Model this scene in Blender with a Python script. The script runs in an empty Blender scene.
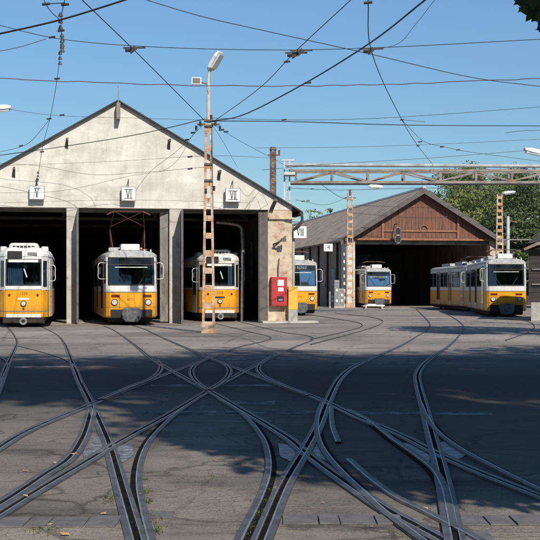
import bpy, bmesh, math, random
from mathutils import Vector, Matrix
R = math.radians
random.seed(7)
scene = bpy.context.scene
COL = scene.collection
EYE, F, HZ = 1.65, 1200.0, 288.0

def at(px, py, Y):
    return Vector(((px-270)/F*Y, Y, EYE-(py-HZ)/F*Y))
def gp(px, py):
    Y = EYE*F/(py-HZ)
    return Vector(((px-270)/F*Y, Y, 0))

# ------------------------------------------------------------------ materials
def mat(name, c1, c2=None, scale=4.0, rough=0.7, metal=0.0, bump=0.0, c3=None, f3=(0.55, 0.65), s3=1.5,
        stretch=(1, 1, 1), detail=6, bscale=None, lo=0.35, hi=0.65, spec=0.4):
    m = bpy.data.materials.new(name); m.use_nodes = True
    nt = m.node_tree; N = nt.nodes; L = nt.links
    b = N['Principled BSDF']
    b.inputs['Roughness'].default_value = rough; b.inputs['Metallic'].default_value = metal
    b.inputs['Specular IOR Level'].default_value = spec
    if c2 is None: c2 = tuple(x*0.82 for x in c1)
    tc = N.new('ShaderNodeTexCoord'); mp = N.new('ShaderNodeMapping'); mp.inputs['Scale'].default_value = stretch
    L.new(tc.outputs['Object'], mp.inputs['Vector'])
    n = N.new('ShaderNodeTexNoise'); n.inputs['Scale'].default_value = scale; n.inputs['Detail'].default_value = detail
    L.new(mp.outputs[0], n.inputs['Vector'])
    r = N.new('ShaderNodeValToRGB'); r.color_ramp.elements[0].position = lo; r.color_ramp.elements[1].position = hi
    r.color_ramp.elements[0].color = (*c2, 1); r.color_ramp.elements[1].color = (*c1, 1)
    L.new(n.outputs['Fac'], r.inputs['Fac'])
    out = r.outputs['Color']
    if c3:
        n3 = N.new('ShaderNodeTexNoise'); n3.inputs['Scale'].default_value = s3; n3.inputs['Detail'].default_value = 9
        n3.inputs['Roughness'].default_value = 0.65
        L.new(mp.outputs[0], n3.inputs['Vector'])
        r3 = N.new('ShaderNodeMapRange'); r3.inputs['From Min'].default_value = f3[0]; r3.inputs['From Max'].default_value = f3[1]
        L.new(n3.outputs['Fac'], r3.inputs['Value'])
        mx = N.new('ShaderNodeMix'); mx.data_type = 'RGBA'
        L.new(r3.outputs[0], mx.inputs['Factor']); L.new(out, mx.inputs['A']); mx.inputs['B'].default_value = (*c3, 1)
        out = mx.outputs['Result']
    L.new(out, b.inputs['Base Color'])
    if bump:
        bn = N.new('ShaderNodeTexNoise'); bn.inputs['Scale'].default_value = bscale or scale*4; bn.inputs['Detail'].default_value = 5
        L.new(mp.outputs[0], bn.inputs['Vector'])
        bp = N.new('ShaderNodeBump'); bp.inputs['Strength'].default_value = bump; bp.inputs['Distance'].default_value = 0.03
        L.new(bn.outputs['Fac'], bp.inputs['Height']); L.new(bp.outputs[0], b.inputs['Normal'])
    return m

M = {}
M['yellow'] = mat('tram_yellow', (0.80, 0.36, 0.010), (0.70, 0.29, 0.008), 2.2, 0.42, c3=(0.42, 0.19, 0.02), f3=(0.62, 0.8), s3=3)
M['white'] = mat('tram_white', (0.74, 0.73, 0.70), (0.62, 0.61, 0.58), 2.5, 0.45, c3=(0.40, 0.37, 0.32), f3=(0.62, 0.85), s3=3)
M['roofgrey'] = mat('tram_roof_grey', (0.50, 0.50, 0.49), (0.36, 0.36, 0.35), 3, 0.6, c3=(0.2, 0.19, 0.17), f3=(0.58, 0.75))
M['rubber'] = mat('black_rubber', (0.018, 0.018, 0.02), None, 6, 0.6)
M['under'] = mat('underframe', (0.02, 0.019, 0.018), (0.035, 0.03, 0.026), 6, 0.85)
M['couplergrey'] = mat('coupler_cover', (0.13, 0.13, 0.135), (0.06, 0.06, 0.065), 7, 0.6, bump=0.3)
M['steel'] = mat('dull_steel', (0.33, 0.33, 0.34), (0.22, 0.22, 0.22), 8, 0.45, 0.6)
M['lamp'] = mat('lamp_glass', (0.75, 0.75, 0.72), (0.6, 0.6, 0.58), 8, 0.12, 0.3)
M['redlens'] = mat('red_lens', (0.16, 0.02, 0.012), None, 8, 0.2)
M['panto'] = mat('pantograph_red', (0.20, 0.045, 0.038), (0.12, 0.035, 0.03), 6, 0.5)
M['seat'] = mat('tram_inside', (0.07, 0.065, 0.06), None, 6, 0.8)
M['text'] = mat('dark_lettering', (0.03, 0.03, 0.035), None, 6, 0.6)
M['redtext'] = mat('red_lettering', (0.46, 0.12, 0.01), None, 6, 0.6)
M['blind'] = mat('sun_blind', (0.75, 0.75, 0.73), None, 6, 0.7)
M['ambertext'] = mat('display_letters', (0.35, 0.38, 0.36), None, 6, 0.6)

def clear_mat(name, tint, g0):
    m = bpy.data.materials.new(name); m.use_nodes = True; nt = m.node_tree; N = nt.nodes; L = nt.links
    N.remove(N['Principled BSDF'])
    t = N.new('ShaderNodeBsdfTransparent'); t.inputs['Color'].default_value = (*tint, 1)
    gl = N.new('ShaderNodeBsdfGlossy'); gl.inputs['Roughness'].default_value = .03; gl.inputs['Color'].default_value = (.8, .93, 1, 1)
    fr = N.new('ShaderNodeFresnel'); fr.inputs['IOR'].default_value = 1.5
    ad = N.new('ShaderNodeMath'); ad.operation = 'ADD'; ad.use_clamp = True; L.new(fr.outputs[0], ad.inputs[0]); ad.inputs[1].default_value = g0
    mx = N.new('ShaderNodeMixShader'); L.new(ad.outputs[0], mx.inputs[0]); L.new(t.outputs[0], mx.inputs[1]); L.new(gl.outputs[0], mx.inputs[2]); L.new(mx.outputs[0], N['Material Output'].inputs['Surface'])
    return m
M['screen'] = clear_mat('windscreen_clear', (.55, .60, .60), .06)
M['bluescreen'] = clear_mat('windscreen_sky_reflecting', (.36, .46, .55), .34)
M['cab'] = mat('cab_interior', (0.30, 0.28, 0.25), (0.2, 0.19, 0.17), 3, .8)
M['cabblue'] = mat('cab_blue_curtain', (0.10, 0.21, 0.36), (0.06, 0.14, 0.26), 3, .8)
M['seam'] = mat('panel_seam', (0.05, 0.035, 0.02), None, 6, .8)
def grime(m, z0, z1, amt, col=(.10, .075, .05)):
    nt = m.node_tree; N = nt.nodes; L = nt.links; b = N['Principled BSDF']; base = b.inputs['Base Color'].links[0].from_socket
    tc = N.new('ShaderNodeTexCoord'); sp = N.new('ShaderNodeSeparateXYZ'); L.new(tc.outputs['Object'], sp.inputs[0])
    r = N.new('ShaderNodeMapRange'); r.inputs['From Min'].default_value = z0; r.inputs['From Max'].default_value = z1; r.inputs['To Min'].default_value = 1; r.inputs['To Max'].default_value = 0; L.new(sp.outputs['Z'], r.inputs['Value'])
    mp = N.new('ShaderNodeMapping'); mp.inputs['Scale'].default_value = (7, 7, .8); L.new(tc.outputs['Object'], mp.inputs['Vector'])
    n = N.new('ShaderNodeTexNoise'); n.inputs['Scale'].default_value = 1.5; n.inputs['Detail'].default_value = 7; L.new(mp.outputs[0], n.inputs['Vector'])
    q = N.new('ShaderNodeMapRange'); q.inputs['From Min'].default_value = .35; q.inputs['From Max'].default_value = .7; L.new(n.outputs['Fac'], q.inputs['Value'])
    k = N.new('ShaderNodeMath'); k.operation = 'MULTIPLY_ADD'; L.new(r.outputs[0], k.inputs[0]); L.new(q.outputs[0], k.inputs[1])
    k2 = N.new('ShaderNodeMath'); k2.operation = 'MULTIPLY'; L.new(q.outputs[0], k2.inputs[0]); k2.inputs[1].default_value = .12; L.new(k2.outputs[0], k.inputs[2])
    k3 = N.new('ShaderNodeMath'); k3.operation = 'MULTIPLY'; k3.use_clamp = True; L.new(k.outputs[0], k3.inputs[0]); k3.inputs[1].default_value = amt
    mx = N.new('ShaderNodeMix'); mx.data_type = 'RGBA'; L.new(k3.outputs[0], mx.inputs['Factor']); L.new(base, mx.inputs['A']); mx.inputs['B'].default_value = (*col, 1); L.new(mx.outputs['Result'], b.inputs['Base Color'])
grime(M['yellow'], .35, 1.0, .75); grime(M['white'], 1.4, 2.2, .35, (.3, .27, .22)); grime(M['roofgrey'], 3.0, 3.5, .5)
def glass_mat(name, tint, refl=0.35, rough=0.06):
    m = bpy.data.materials.new(name); m.use_nodes = True
    b = m.node_tree.nodes['Principled BSDF']; N = m.node_tree.nodes; L = m.node_tree.links
    tc = N.new('ShaderNodeTexCoord'); n = N.new('ShaderNodeTexNoise'); n.inputs['Scale'].default_value = 1.3
    L.new(tc.outputs['Object'], n.inputs['Vector'])
    r = N.new('ShaderNodeValToRGB'); r.color_ramp.elements[0].color = (*[x*0.4 for x in tint], 1); r.color_ramp.elements[1].color = (*[x*1.6 for x in tint], 1)
    r.color_ramp.elements[0].position = .4; r.color_ramp.elements[1].position = .62
    L.new(n.outputs['Fac'], r.inputs['Fac']); L.new(r.outputs[0], b.inputs['Base Color'])
    b.inputs['Roughness'].default_value = rough; b.inputs['Specular IOR Level'].default_value = refl
    return m
M['glass'] = glass_mat('tram_glass', (0.014, 0.018, 0.022), 0.7)
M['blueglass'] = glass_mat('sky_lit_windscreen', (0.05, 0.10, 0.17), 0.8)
M['pane'] = glass_mat('dusty_pane', (0.10, 0.11, 0.11), 0.3, 0.5)

def plaster_mat():
    m = mat('cream_plaster', (0.67, 0.63, 0.56), (0.57, 0.53, 0.465), 1.1, 0.92, bump=0.35, bscale=7, c3=(0.40, 0.36, 0.30), f3=(0.52, 0.72), s3=0.6, detail=10, spec=.2)
    nt = m.node_tree; N = nt.nodes; L = nt.links; b = N['Principled BSDF']; base = b.inputs['Base Color'].links[0].from_socket
    tc = N.new('ShaderNodeTexCoord')
    for sc, st, a, c_, lo, hi in ((3.2, (1, 1, .14), .48, .78, 1.04, .84), (.8, (1, 1, 1.6), .56, .60, 1, 1.12), (26, (1, 1, 1), .3, .7, .93, 1.06), (.45, (.5, 1, 3), .5, .62, 1, .86)):
        mp = N.new('ShaderNodeMapping'); mp.inputs['Scale'].default_value = st; L.new(tc.outputs['Object'], mp.inputs['Vector'])
        n = N.new('ShaderNodeTexNoise'); n.inputs['Scale'].default_value = sc; n.inputs['Detail'].default_value = 8; n.inputs['Roughness'].default_value = .62; L.new(mp.outputs[0], n.inputs['Vector'])
        r = N.new('ShaderNodeMapRange'); r.inputs['From Min'].default_value = a; r.inputs['From Max'].default_value = c_; r.inputs['To Min'].default_value = lo; r.inputs['To Max'].default_value = hi
        L.new(n.outputs['Fac'], r.inputs['Value'])
        v = N.new('ShaderNodeVectorMath'); v.operation = 'SCALE'; L.new(base, v.inputs[0]); L.new(r.outputs[0], v.inputs['Scale']); base = v.outputs[0]
    L.new(base, b.inputs['Base Color']); return m
M['plaster'] = plaster_mat()
def peel_mat():
    m = mat('peeling_plaster_and_brick', (0.60, 0.50, 0.37), (0.48, 0.37, 0.26), 2.5, 0.95, bump=0.6, bscale=8)
    nt = m.node_tree; N = nt.nodes; L = nt.links; b = N['Principled BSDF']
    base = b.inputs['Base Color'].links[0].from_socket
    tc = N.new('ShaderNodeTexCoord')
    mp = N.new('ShaderNodeMapping'); mp.inputs['Rotation'].default_value = (R(90), 0, 0)
    L.new(tc.outputs['Object'], mp.inputs['Vector'])
    br = N.new('ShaderNodeTexBrick'); br.inputs['Scale'].default_value = 1.0
    br.inputs['Brick Width'].default_value = 0.26; br.inputs['Row Height'].default_value = 0.08; br.inputs['Mortar Size'].default_value = 0.012
    br.inputs['Color1'].default_value = (0.36, 0.20, 0.135, 1); br.inputs['Color2'].default_value = (0.46, 0.31, 0.22, 1)
    br.inputs['Mortar'].default_value = (0.42, 0.36, 0.28, 1)
    L.new(mp.outputs[0], br.inputs['Vector'])
    n = N.new('ShaderNodeTexNoise'); n.inputs['Scale'].default_value = 1.5; n.inputs['Detail'].default_value = 8; n.inputs['Roughness'].default_value = .62
    L.new(tc.outputs['Object'], n.inputs['Vector'])
    r = N.new('ShaderNodeMapRange'); r.inputs['From Min'].default_value = .52; r.inputs['From Max'].default_value = .60
    L.new(n.outputs['Fac'], r.inputs['Value'])
    mx = N.new('ShaderNodeMix'); mx.data_type = 'RGBA'
    L.new(r.outputs[0], mx.inputs['Factor']); L.new(base, mx.inputs['A']); L.new(br.outputs['Color'], mx.inputs['B'])
    L.new(mx.outputs['Result'], b.inputs['Base Color'])
    return m
M['peel'] = peel_mat()
M['concrete'] = mat('pillar_concrete', (0.55, 0.51, 0.45), (0.40, 0.37, 0.32), 2.0, 0.9, bump=0.3, c3=(0.2, 0.18, 0.16), f3=(.58, .72))
M['gatepale'] = mat('gate_pale_grey', (0.30, 0.285, 0.26), (0.2, 0.19, 0.17), 2.5, 0.8, c3=(.13, .11, .09), f3=(.56, .7), stretch=(1, 1, .4))
M['gate'] = mat('gate_grey_paint', (0.13, 0.112, 0.098), (0.085, 0.074, 0.067), 3, 0.7, c3=(0.13, 0.07, 0.05), f3=(.58, .7))
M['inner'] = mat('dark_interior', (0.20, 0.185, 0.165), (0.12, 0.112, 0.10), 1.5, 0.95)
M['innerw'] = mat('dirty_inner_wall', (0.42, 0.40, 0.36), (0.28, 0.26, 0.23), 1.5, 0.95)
M['roofdark'] = mat('dark_roof_sheet', (0.06, 0.058, 0.056), (0.04, 0.04, 0.04), 3, 0.8)
M['roofrib'] = mat('grey_corrugated_roof', (0.43, 0.355, 0.29), (0.30, 0.245, 0.20), 1.0, 0.95, bump=.5, bscale=6, c3=(0.19, 0.155, 0.13), f3=(.46, .66), s3=.9, stretch=(1, 2.5, 1), spec=.05)
M['wood'] = mat('red_brown_boards', (0.215, 0.092, 0.06), (0.11, 0.052, 0.037), 2.2, 0.85, stretch=(3.5, 3.5, 0.35), c3=(0.24, 0.135, 0.095), f3=(.54, .70), s3=2.5)
M['woodtrim'] = mat('weathered_trim', (0.33, 0.15, 0.08), (0.22, 0.10, 0.06), 3, 0.85)
M['darkwood'] = mat('dark_boards', (0.06, 0.05, 0.045), (0.03, 0.027, 0.025), 2.2, 0.9, stretch=(.3, .3, 4))
M['sidewall2'] = mat('brown_side_wall', (0.34, 0.25, 0.18), (0.20, 0.15, 0.11), 1.6, 0.9, stretch=(1, 1, .3))
M['rust'] = mat('rusty_paint', (0.60, 0.50, 0.40), (0.44, 0.31, 0.21), 5.0, 0.85, bump=0.4, c3=(0.44, 0.215, 0.09), f3=(0.44, 0.60), s3=3.0)
M['palerust'] = mat('pale_flaking_paint', (0.62, 0.56, 0.48), (0.5, 0.43, 0.35), 3, .85, c3=(.33, .16, .07), f3=(.56, .66), s3=3)
M['rustred'] = mat('rusty_steel', (0.17, 0.095, 0.07), (0.10, 0.06, 0.048), 4.0, 0.85, c3=(0.22, 0.16, 0.13), f3=(.52, .66), s3=3)
M['gantry'] = mat('gantry_steel', (0.30, 0.26, 0.22), (0.18, 0.15, 0.13), 2.0, 0.75, c3=(0.26, 0.12, 0.05), f3=(.56, .68), s3=1.3)
M['pipe'] = mat('pale_pipe', (0.58, 0.60, 0.60), (0.46, 0.48, 0.48), 2, 0.5)
M['dullpipe'] = mat('dull_zinc_pipe', (0.44, 0.44, 0.43), (0.30, 0.29, 0.28), 1.5, .65, c3=(.25, .19, .15), f3=(.55, .7), s3=1.1)
M['wire'] = mat('cable_black', (0.02, 0.021, 0.024), None, 3, 0.6)
M['pinkwire'] = mat('cable_pink', (0.15, 0.06, 0.09), (0.06, 0.04, 0.06), 1.2, 0.6)
M['insul'] = mat('insulator', (0.03, 0.032, 0.04), (0.06, 0.05, 0.05), 8, 0.4)
M['porc'] = mat('porcelain', (0.62, 0.62, 0.6), None, 8, 0.3)
M['signwhite'] = mat('sign_white', (0.80, 0.80, 0.77), (0.72, 0.72, 0.69), 5, 0.5)
M['signside'] = mat('sign_side', (0.20, 0.19, 0.18), None, 5, 0.6)
M['lampwhite'] = mat('luminaire_white', (0.74, 0.74, 0.71), (0.6, 0.6, 0.57), 4, 0.45)
M['red'] = mat('red_paint', (0.50, 0.035, 0.04), (0.38, 0.025, 0.03), 3, 0.6, c3=(.30, .06, .05), f3=(.52, .72), s3=3)
M['yellowbox'] = mat('cabinet_yellow', (0.74, 0.46, 0.06), (0.62, 0.37, 0.05), 3, 0.65, c3=(.45, .33, .14), f3=(.55, .75), s3=3)
M['paleconc'] = mat('pale_concrete', (0.42, 0.40, 0.35), (0.32, 0.30, 0.26), 5, 0.9, bump=.2)
M['railhead'] = mat('rail_steel', (0.105, 0.105, 0.11), (0.06, 0.058, 0.058), 5, 0.52, 0.15, c3=(0.15, 0.12, 0.10), f3=(.56, .72), s3=2.2, bump=.1)
M['railedge'] = mat('polished_rail_edge', (0.40, 0.40, 0.42), (0.24, 0.24, 0.25), 4, 0.38, 0.6)
M['groove'] = mat('rail_groove', (0.007, 0.007, 0.007), (0.018, 0.015, 0.012), 5, 0.95, spec=0.05)
M['plate'] = mat('crossing_plate_steel', (0.42, 0.44, 0.47), (0.17, 0.175, 0.18), 16, 0.42, 0.3, c3=(0.085, 0.075, 0.068), f3=(.44, .60), s3=9, bump=.4)
M['paver'] = mat('drain_paver', (0.165, 0.155, 0.155), (0.11, 0.105, 0.105), 6, 0.85, bump=.35, c3=(0.22, 0.18, 0.12), f3=(.6, .75), s3=3)
M['strip'] = mat('concrete_strip', (0.34, 0.32, 0.31), (0.13, 0.12, 0.118), 3.5, 0.9, bump=.3, c3=(0.06, 0.057, 0.055), f3=(.44, .54), s3=2.4)
M['bark'] = mat('tree_bark', (0.10, 0.07, 0.05), (0.05, 0.036, 0.028), 6, 0.95, bump=.6, stretch=(1, 1, .3))

def leaf_mat(name, a, b_, trans=0.25, scale=.35):
    m = mat(name, a, b_, scale, 0.6, detail=3)
    nt = m.node_tree; N = nt.nodes; L = nt.links; b = N['Principled BSDF']
    col = b.inputs['Base Color'].links[0].from_socket
    tr = N.new('ShaderNodeBsdfTranslucent'); L.new(col, tr.inputs['Color'])
    mx = N.new('ShaderNodeMixShader'); mx.inputs[0].default_value = trans
    L.new(b.outputs[0], mx.inputs[1]); L.new(tr.outputs[0], mx.inputs[2])
    L.new(mx.outputs[0], N['Material Output'].inputs['Surface'])
    return m
M['leaf'] = leaf_mat('foliage_green', (0.20, 0.245, 0.08), (0.085, 0.12, 0.045))
M['leaf2'] = leaf_mat('foliage_dark', (0.115, 0.15, 0.055), (0.05, 0.075, 0.03))
M['leaf3'] = leaf_mat('foliage_yellowgreen', (0.25, 0.27, 0.09), (0.115, 0.145, 0.05))
M['nearleaf'] = leaf_mat('maple_leaf_green', (0.045, 0.075, 0.02), (0.02, 0.035, 0.012), .12)
M['grass'] = leaf_mat('grass_blades', (0.12, 0.15, 0.035), (0.07, 0.09, 0.03))
M['dryleaf'] = mat('dry_leaf', (0.62, 0.45, 0.22), (0.42, 0.26, 0.11), 9, 0.8)

# asphalt ground
def ground_mat():
    m = bpy.data.materials.new('old_asphalt'); m.use_nodes = True
    nt = m.node_tree; N = nt.nodes; L = nt.links; b = N['Principled BSDF']
    b.inputs['Roughness'].default_value = 0.88; b.inputs['Specular IOR Level'].default_value = 0.25
    tc = N.new('ShaderNodeTexCoord')
    def noise(s, d=6, ro=.55, st=None):
        n = N.new('ShaderNodeTexNoise'); n.inputs['Scale'].default_value = s; n.inputs['Detail'].default_value = d; n.inputs['Roughness'].default_value = ro
        if st:
            mp = N.new('ShaderNodeMapping'); mp.inputs['Scale'].default_value = st
            L.new(tc.outputs['Object'], mp.inputs['Vector']); L.new(mp.outputs[0], n.inputs['Vector'])
        else: L.new(tc.outputs['Object'], n.inputs['Vector'])
        return n.outputs['Fac']
    def rng(v, a, c, x=0., y=1.):
        r = N.new('ShaderNodeMapRange'); r.inputs['From Min'].default_value = a; r.inputs['From Max'].default_value = c
        r.inputs['To Min'].default_value = x; r.inputs['To Max'].default_value = y
        L.new(v, r.inputs['Value']); return r.outputs[0]
    def mix(f, A, B, bt='MIX'):
        x = N.new('ShaderNodeMix'); x.data_type = 'RGBA'; x.blend_type = bt
        if isinstance(f, float): x.inputs['Factor'].default_value = f
        else: L.new(f, x.inputs['Factor'])
        for k, v in (('A', A), ('B', B)):
            if isinstance(v, tuple): x.inputs[k].default_value = (*v, 1)
            else: L.new(v, x.inputs[k])
        return x.outputs['Result']
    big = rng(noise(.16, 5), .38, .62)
    c = mix(big, (0.078, 0.072, 0.070), (0.050, 0.048, 0.048))  # mid-yard base darkened, tree shade painted into the colour
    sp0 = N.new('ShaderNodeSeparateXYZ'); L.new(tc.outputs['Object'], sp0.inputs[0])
    c = mix(rng(sp0.outputs['Y'], 23, 33), c, mix(big, (0.335, 0.292, 0.262), (0.235, 0.208, 0.19)))  # yard beyond the tree shade painted lighter, at its sunlit tone
    # nearer the camera the surface is browner old setts under worn asphalt
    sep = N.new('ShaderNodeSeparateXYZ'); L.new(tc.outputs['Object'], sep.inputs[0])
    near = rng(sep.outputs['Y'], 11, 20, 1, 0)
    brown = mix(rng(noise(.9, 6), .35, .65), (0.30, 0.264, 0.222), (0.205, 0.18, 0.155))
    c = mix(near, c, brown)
    c = mix(rng(noise(.55, 8, .6, (.5, 1.4, 1)), .56, .62, 0, .5), c, (0.07, 0.066, 0.064))     # tar patches
    c = mix(rng(noise(.8, 8, .65), .60, .72, 0, .6), c, (0.23, 0.195, 0.155))    # dust
    fine = rng(noise(48, 5, .85), .3, .7, .42, 1.58)
    fv = N.new('ShaderNodeCombineColor'); [L.new(fine, fv.inputs[i]) for i in range(3)]
    c = mix(1.0, c, fv.outputs[0], 'MULTIPLY')
    vo = N.new('ShaderNodeTexVoronoi'); vo.feature = 'DISTANCE_TO_EDGE'; vo.inputs['Scale'].default_value = .42
    wv = N.new('ShaderNodeTexNoise'); wv.inputs['Scale'].default_value = 1.2; wv.inputs['Detail'].default_value = 6
    L.new(tc.outputs['Object'], wv.inputs['Vector'])
    ad = N.new('ShaderNodeVectorMath'); ad.operation = 'MULTIPLY_ADD'; L.new(wv.outputs['Color'], ad.inputs[0]); ad.inputs[1].default_value = (1.4, 1.4, 0); L.new(tc.outputs['Object'], ad.inputs[2])
    L.new(ad.outputs[0], vo.inputs['Vector'])
    crack = rng(vo.outputs['Distance'], .003, .014, .5, 0)
    c = mix(crack, c, (0.03, 0.027, 0.025))
    # worn sett joints near camera
    br = N.new('ShaderNodeTexBrick'); br.inputs['Scale'].default_value = 1; br.inputs['Brick Width'].default_value = .19; br.inputs['Row Height'].default_value = .11
    br.inputs['Mortar Size'].default_value = .012; br.inputs['Mortar Smooth'].default_value = .6
    br.inputs['Color1'].default_value = (1.12, 1.1, 1.08, 1); br.inputs['Color2'].default_value = (.86, .86, .87, 1); br.inputs['Mortar'].default_value = (.62, .6, .57, 1)
    L.new(ad.outputs[0], br.inputs['Vector'])
    sm = N.new('ShaderNodeMath'); sm.operation = 'MULTIPLY'; L.new(rng(sep.outputs['Y'], 10, 24, .8, .15), sm.inputs[0]); L.new(rng(noise(.7, 5), .38, .58), sm.inputs[1])
    c = mix(sm.outputs[0], c, mix(1.0, c, br.outputs['Color'], 'MULTIPLY'))
    # rectangular resurfaced patches
    pb = N.new('ShaderNodeTexBrick'); pb.inputs['Scale'].default_value = 1; pb.inputs['Brick Width'].default_value = 4.3; pb.inputs['Row Height'].default_value = 2.1; pb.offset = .37
    pb.inputs['Mortar Size'].default_value = .025; pb.inputs['Color1'].default_value = (1.22, 1.2, 1.17, 1); pb.inputs['Color2'].default_value = (.74, .75, .77, 1); pb.inputs['Mortar'].default_value = (.55, .54, .53, 1)
    pm = N.new('ShaderNodeVectorMath'); pm.operation = 'MULTIPLY_ADD'; L.new(wv.outputs['Color'], pm.inputs[0]); pm.inputs[1].default_value = (.35, .25, 0); L.new(tc.outputs['Object'], pm.inputs[2])
    rt = N.new('ShaderNodeMapping'); rt.inputs['Rotation'].default_value = (0, 0, .12); L.new(pm.outputs[0], rt.inputs['Vector']); L.new(rt.outputs[0], pb.inputs['Vector'])
    c = mix(rng(noise(.25, 4), .35, .6, .25, .9), c, mix(1.0, c, pb.outputs['Color'], 'MULTIPLY'))
    # oil and wear stains
    c = mix(rng(noise(1.6, 9, .7), .55, .70, 0, .55), c, (0.045, 0.041, 0.039))
    c = mix(rng(noise(3.1, 9, .75, (.6, 1.2, 1)), .60, .70, 0, .5), c, (0.24, 0.21, 0.175))
    # tree shade painted into the base colour right of the near crossings
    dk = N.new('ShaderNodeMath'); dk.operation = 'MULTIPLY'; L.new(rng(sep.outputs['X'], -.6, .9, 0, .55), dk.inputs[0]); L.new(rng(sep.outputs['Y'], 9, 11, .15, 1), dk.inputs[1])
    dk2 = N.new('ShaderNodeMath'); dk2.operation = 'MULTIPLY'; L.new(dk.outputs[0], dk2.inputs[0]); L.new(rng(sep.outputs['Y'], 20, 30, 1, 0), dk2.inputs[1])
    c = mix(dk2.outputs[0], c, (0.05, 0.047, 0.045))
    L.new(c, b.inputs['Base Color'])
    bp = N.new('ShaderNodeBump'); bp.inputs['Strength'].default_value = .8; bp.inputs['Distance'].default_value = .02
    L.new(noise(22, 8, .7), bp.inputs['Height']); L.new(bp.outputs[0], b.inputs['Normal'])
    return m
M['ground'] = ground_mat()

# ------------------------------------------------------------------ mesh helpers
class MB:
    def __init__(s): s.v = []; s.f = []
    def add(s, vs, fs):
        o = len(s.v); s.v += [tuple(p) for p in vs]; s.f += [tuple(i+o for i in f) for f in fs]; return s
    def box(s, x0, x1, y0, y1, z0, z1, mtx=None):
        vs = [Vector((x, y, z)) for z in (z0, z1) for y in (y0, y1) for x in (x0, x1)]
        if mtx: vs = [mtx @ p for p in vs]
        return s.add(vs, [(0, 2, 3, 1), (4, 5, 7, 6), (0, 1, 5, 4), (2, 6, 7, 3), (0, 4, 6, 2), (1, 3, 7, 5)])
    def tube(s, pts, r, n=6, r2=None, cap=True):
        pts = [Vector(p) for p in pts]; m = len(pts); r2 = r if r2 is None else r2
        t0 = (pts[1]-pts[0]).normalized(); up = Vector((0, 0, 1)) if abs(t0.z) < .9 else Vector((1, 0, 0))
        vs = []; a = t0.cross(up).normalized()
        for i, p in enumerate(pts):
            t = (pts[min(i+1, m-1)]-pts[max(i-1, 0)]).normalized()
            a = (a - t*a.dot(t)).normalized(); b = t.cross(a)
            rr = r+(r2-r)*i/(m-1)
            for k in range(n):
                an = 2*math.pi*k/n; vs.append(p+a*rr*math.cos(an)+b*rr*math.sin(an))
        fs = [(i*n+k, i*n+(k+1) % n, (i+1)*n+(k+1) % n, (i+1)*n+k) for i in range(m-1) for k in range(n)]
        if cap: fs += [tuple(range(n))[::-1], tuple(range((m-1)*n, m*n))]
        return s.add(vs, fs)
    def bar(s, p0, p1, w, d):
        p0 = Vector(p0); p1 = Vector(p1); t = (p1-p0).normalized()
        up = Vector((0, 1, 0)) if abs(t.y) < .9 else Vector((0, 0, 1))
        a = t.cross(up).normalized()*w/2; b = t.cross(a).normalized()*d/2
        vs = [p+sa*a+sb*b for p in (p0, p1) for sa, sb in ((-1, -1), (1, -1), (1, 1), (-1, 1))]
        return s.add(vs, [(0, 3, 2, 1), (4, 5, 6, 7)]+[(k, (k+1) % 4, 4+(k+1) % 4, 4+k) for k in range(4)])
    def prism(s, poly, vec):
        n = len(poly); vec = Vector(vec); poly = [Vector(p) for p in poly]
        vs = poly+[p+vec for p in poly]
        return s.add(vs, [tuple(range(n))[::-1], tuple(range(n, 2*n))]+[(k, (k+1) % n, n+(k+1) % n, n+k) for k in range(n)])
    def loft(s, rings, cap=True):
        n = len(rings[0]); vs = [p for r in rings for p in r]
        fs = [(i*n+k, i*n+(k+1) % n, (i+1)*n+(k+1) % n, (i+1)*n+k) for i in range(len(rings)-1) for k in range(n)]
        if cap: fs += [tuple(range(n))[::-1], tuple(range((len(rings)-1)*n, len(rings)*n))]
        return s.add(vs, fs)
    def disc(s, c, r, y, th=.02, n=16):   # disc facing -Y
        return s.prism([(c[0]+r*math.cos(2*math.pi*k/n), y, c[1]+r*math.sin(2*math.pi*k/n)) for k in range(n)], (0, th, 0))
    def build(s, name, m, parent=None, smooth=False, bevel=0):
        me = bpy.data.meshes.new(name); me.from_pydata([tuple(p) for p in s.v], [], s.f); me.validate()
        bm = bmesh.new(); bm.from_mesh(me); bmesh.ops.recalc_face_normals(bm, faces=bm.faces); bm.to_mesh(me); bm.free()
        o = bpy.data.objects.new(name, me); COL.objects.link(o); me.materials.append(m)
        if smooth:
            for p in me.polygons: p.use_smooth = True
        if parent: o.parent = parent
        if bevel:
            b = o.modifiers.new('bevel', 'BEVEL'); b.width = bevel; b.segments = 2; b.limit_method = 'ANGLE'
        return o
def tag(o, label=None, cat=None, group=None, kind=None):
    if label: o['label'] = label
    if cat: o['category'] = cat
    if group: o['group'] = group
    if kind: o['kind'] = kind
    return o
def empty(name, loc, rz=0, label=None, cat=None, group=None):
    o = bpy.data.objects.new(name, None); COL.objects.link(o); o.location = loc; o.rotation_euler = (0, 0, rz); o.empty_display_size = .3
    return tag(o, label, cat, group)
def copy_tree(o, parent=None):
    c = o.copy(); COL.objects.link(c)
    if parent: c.parent = parent
    for ch in [x for x in bpy.data.objects if x.parent == o]: copy_tree(ch, c)
    return c
def drop(o):
    for ch in [x for x in bpy.data.objects if x.parent == o]: drop(ch)
    bpy.data.objects.remove(o)
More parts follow.
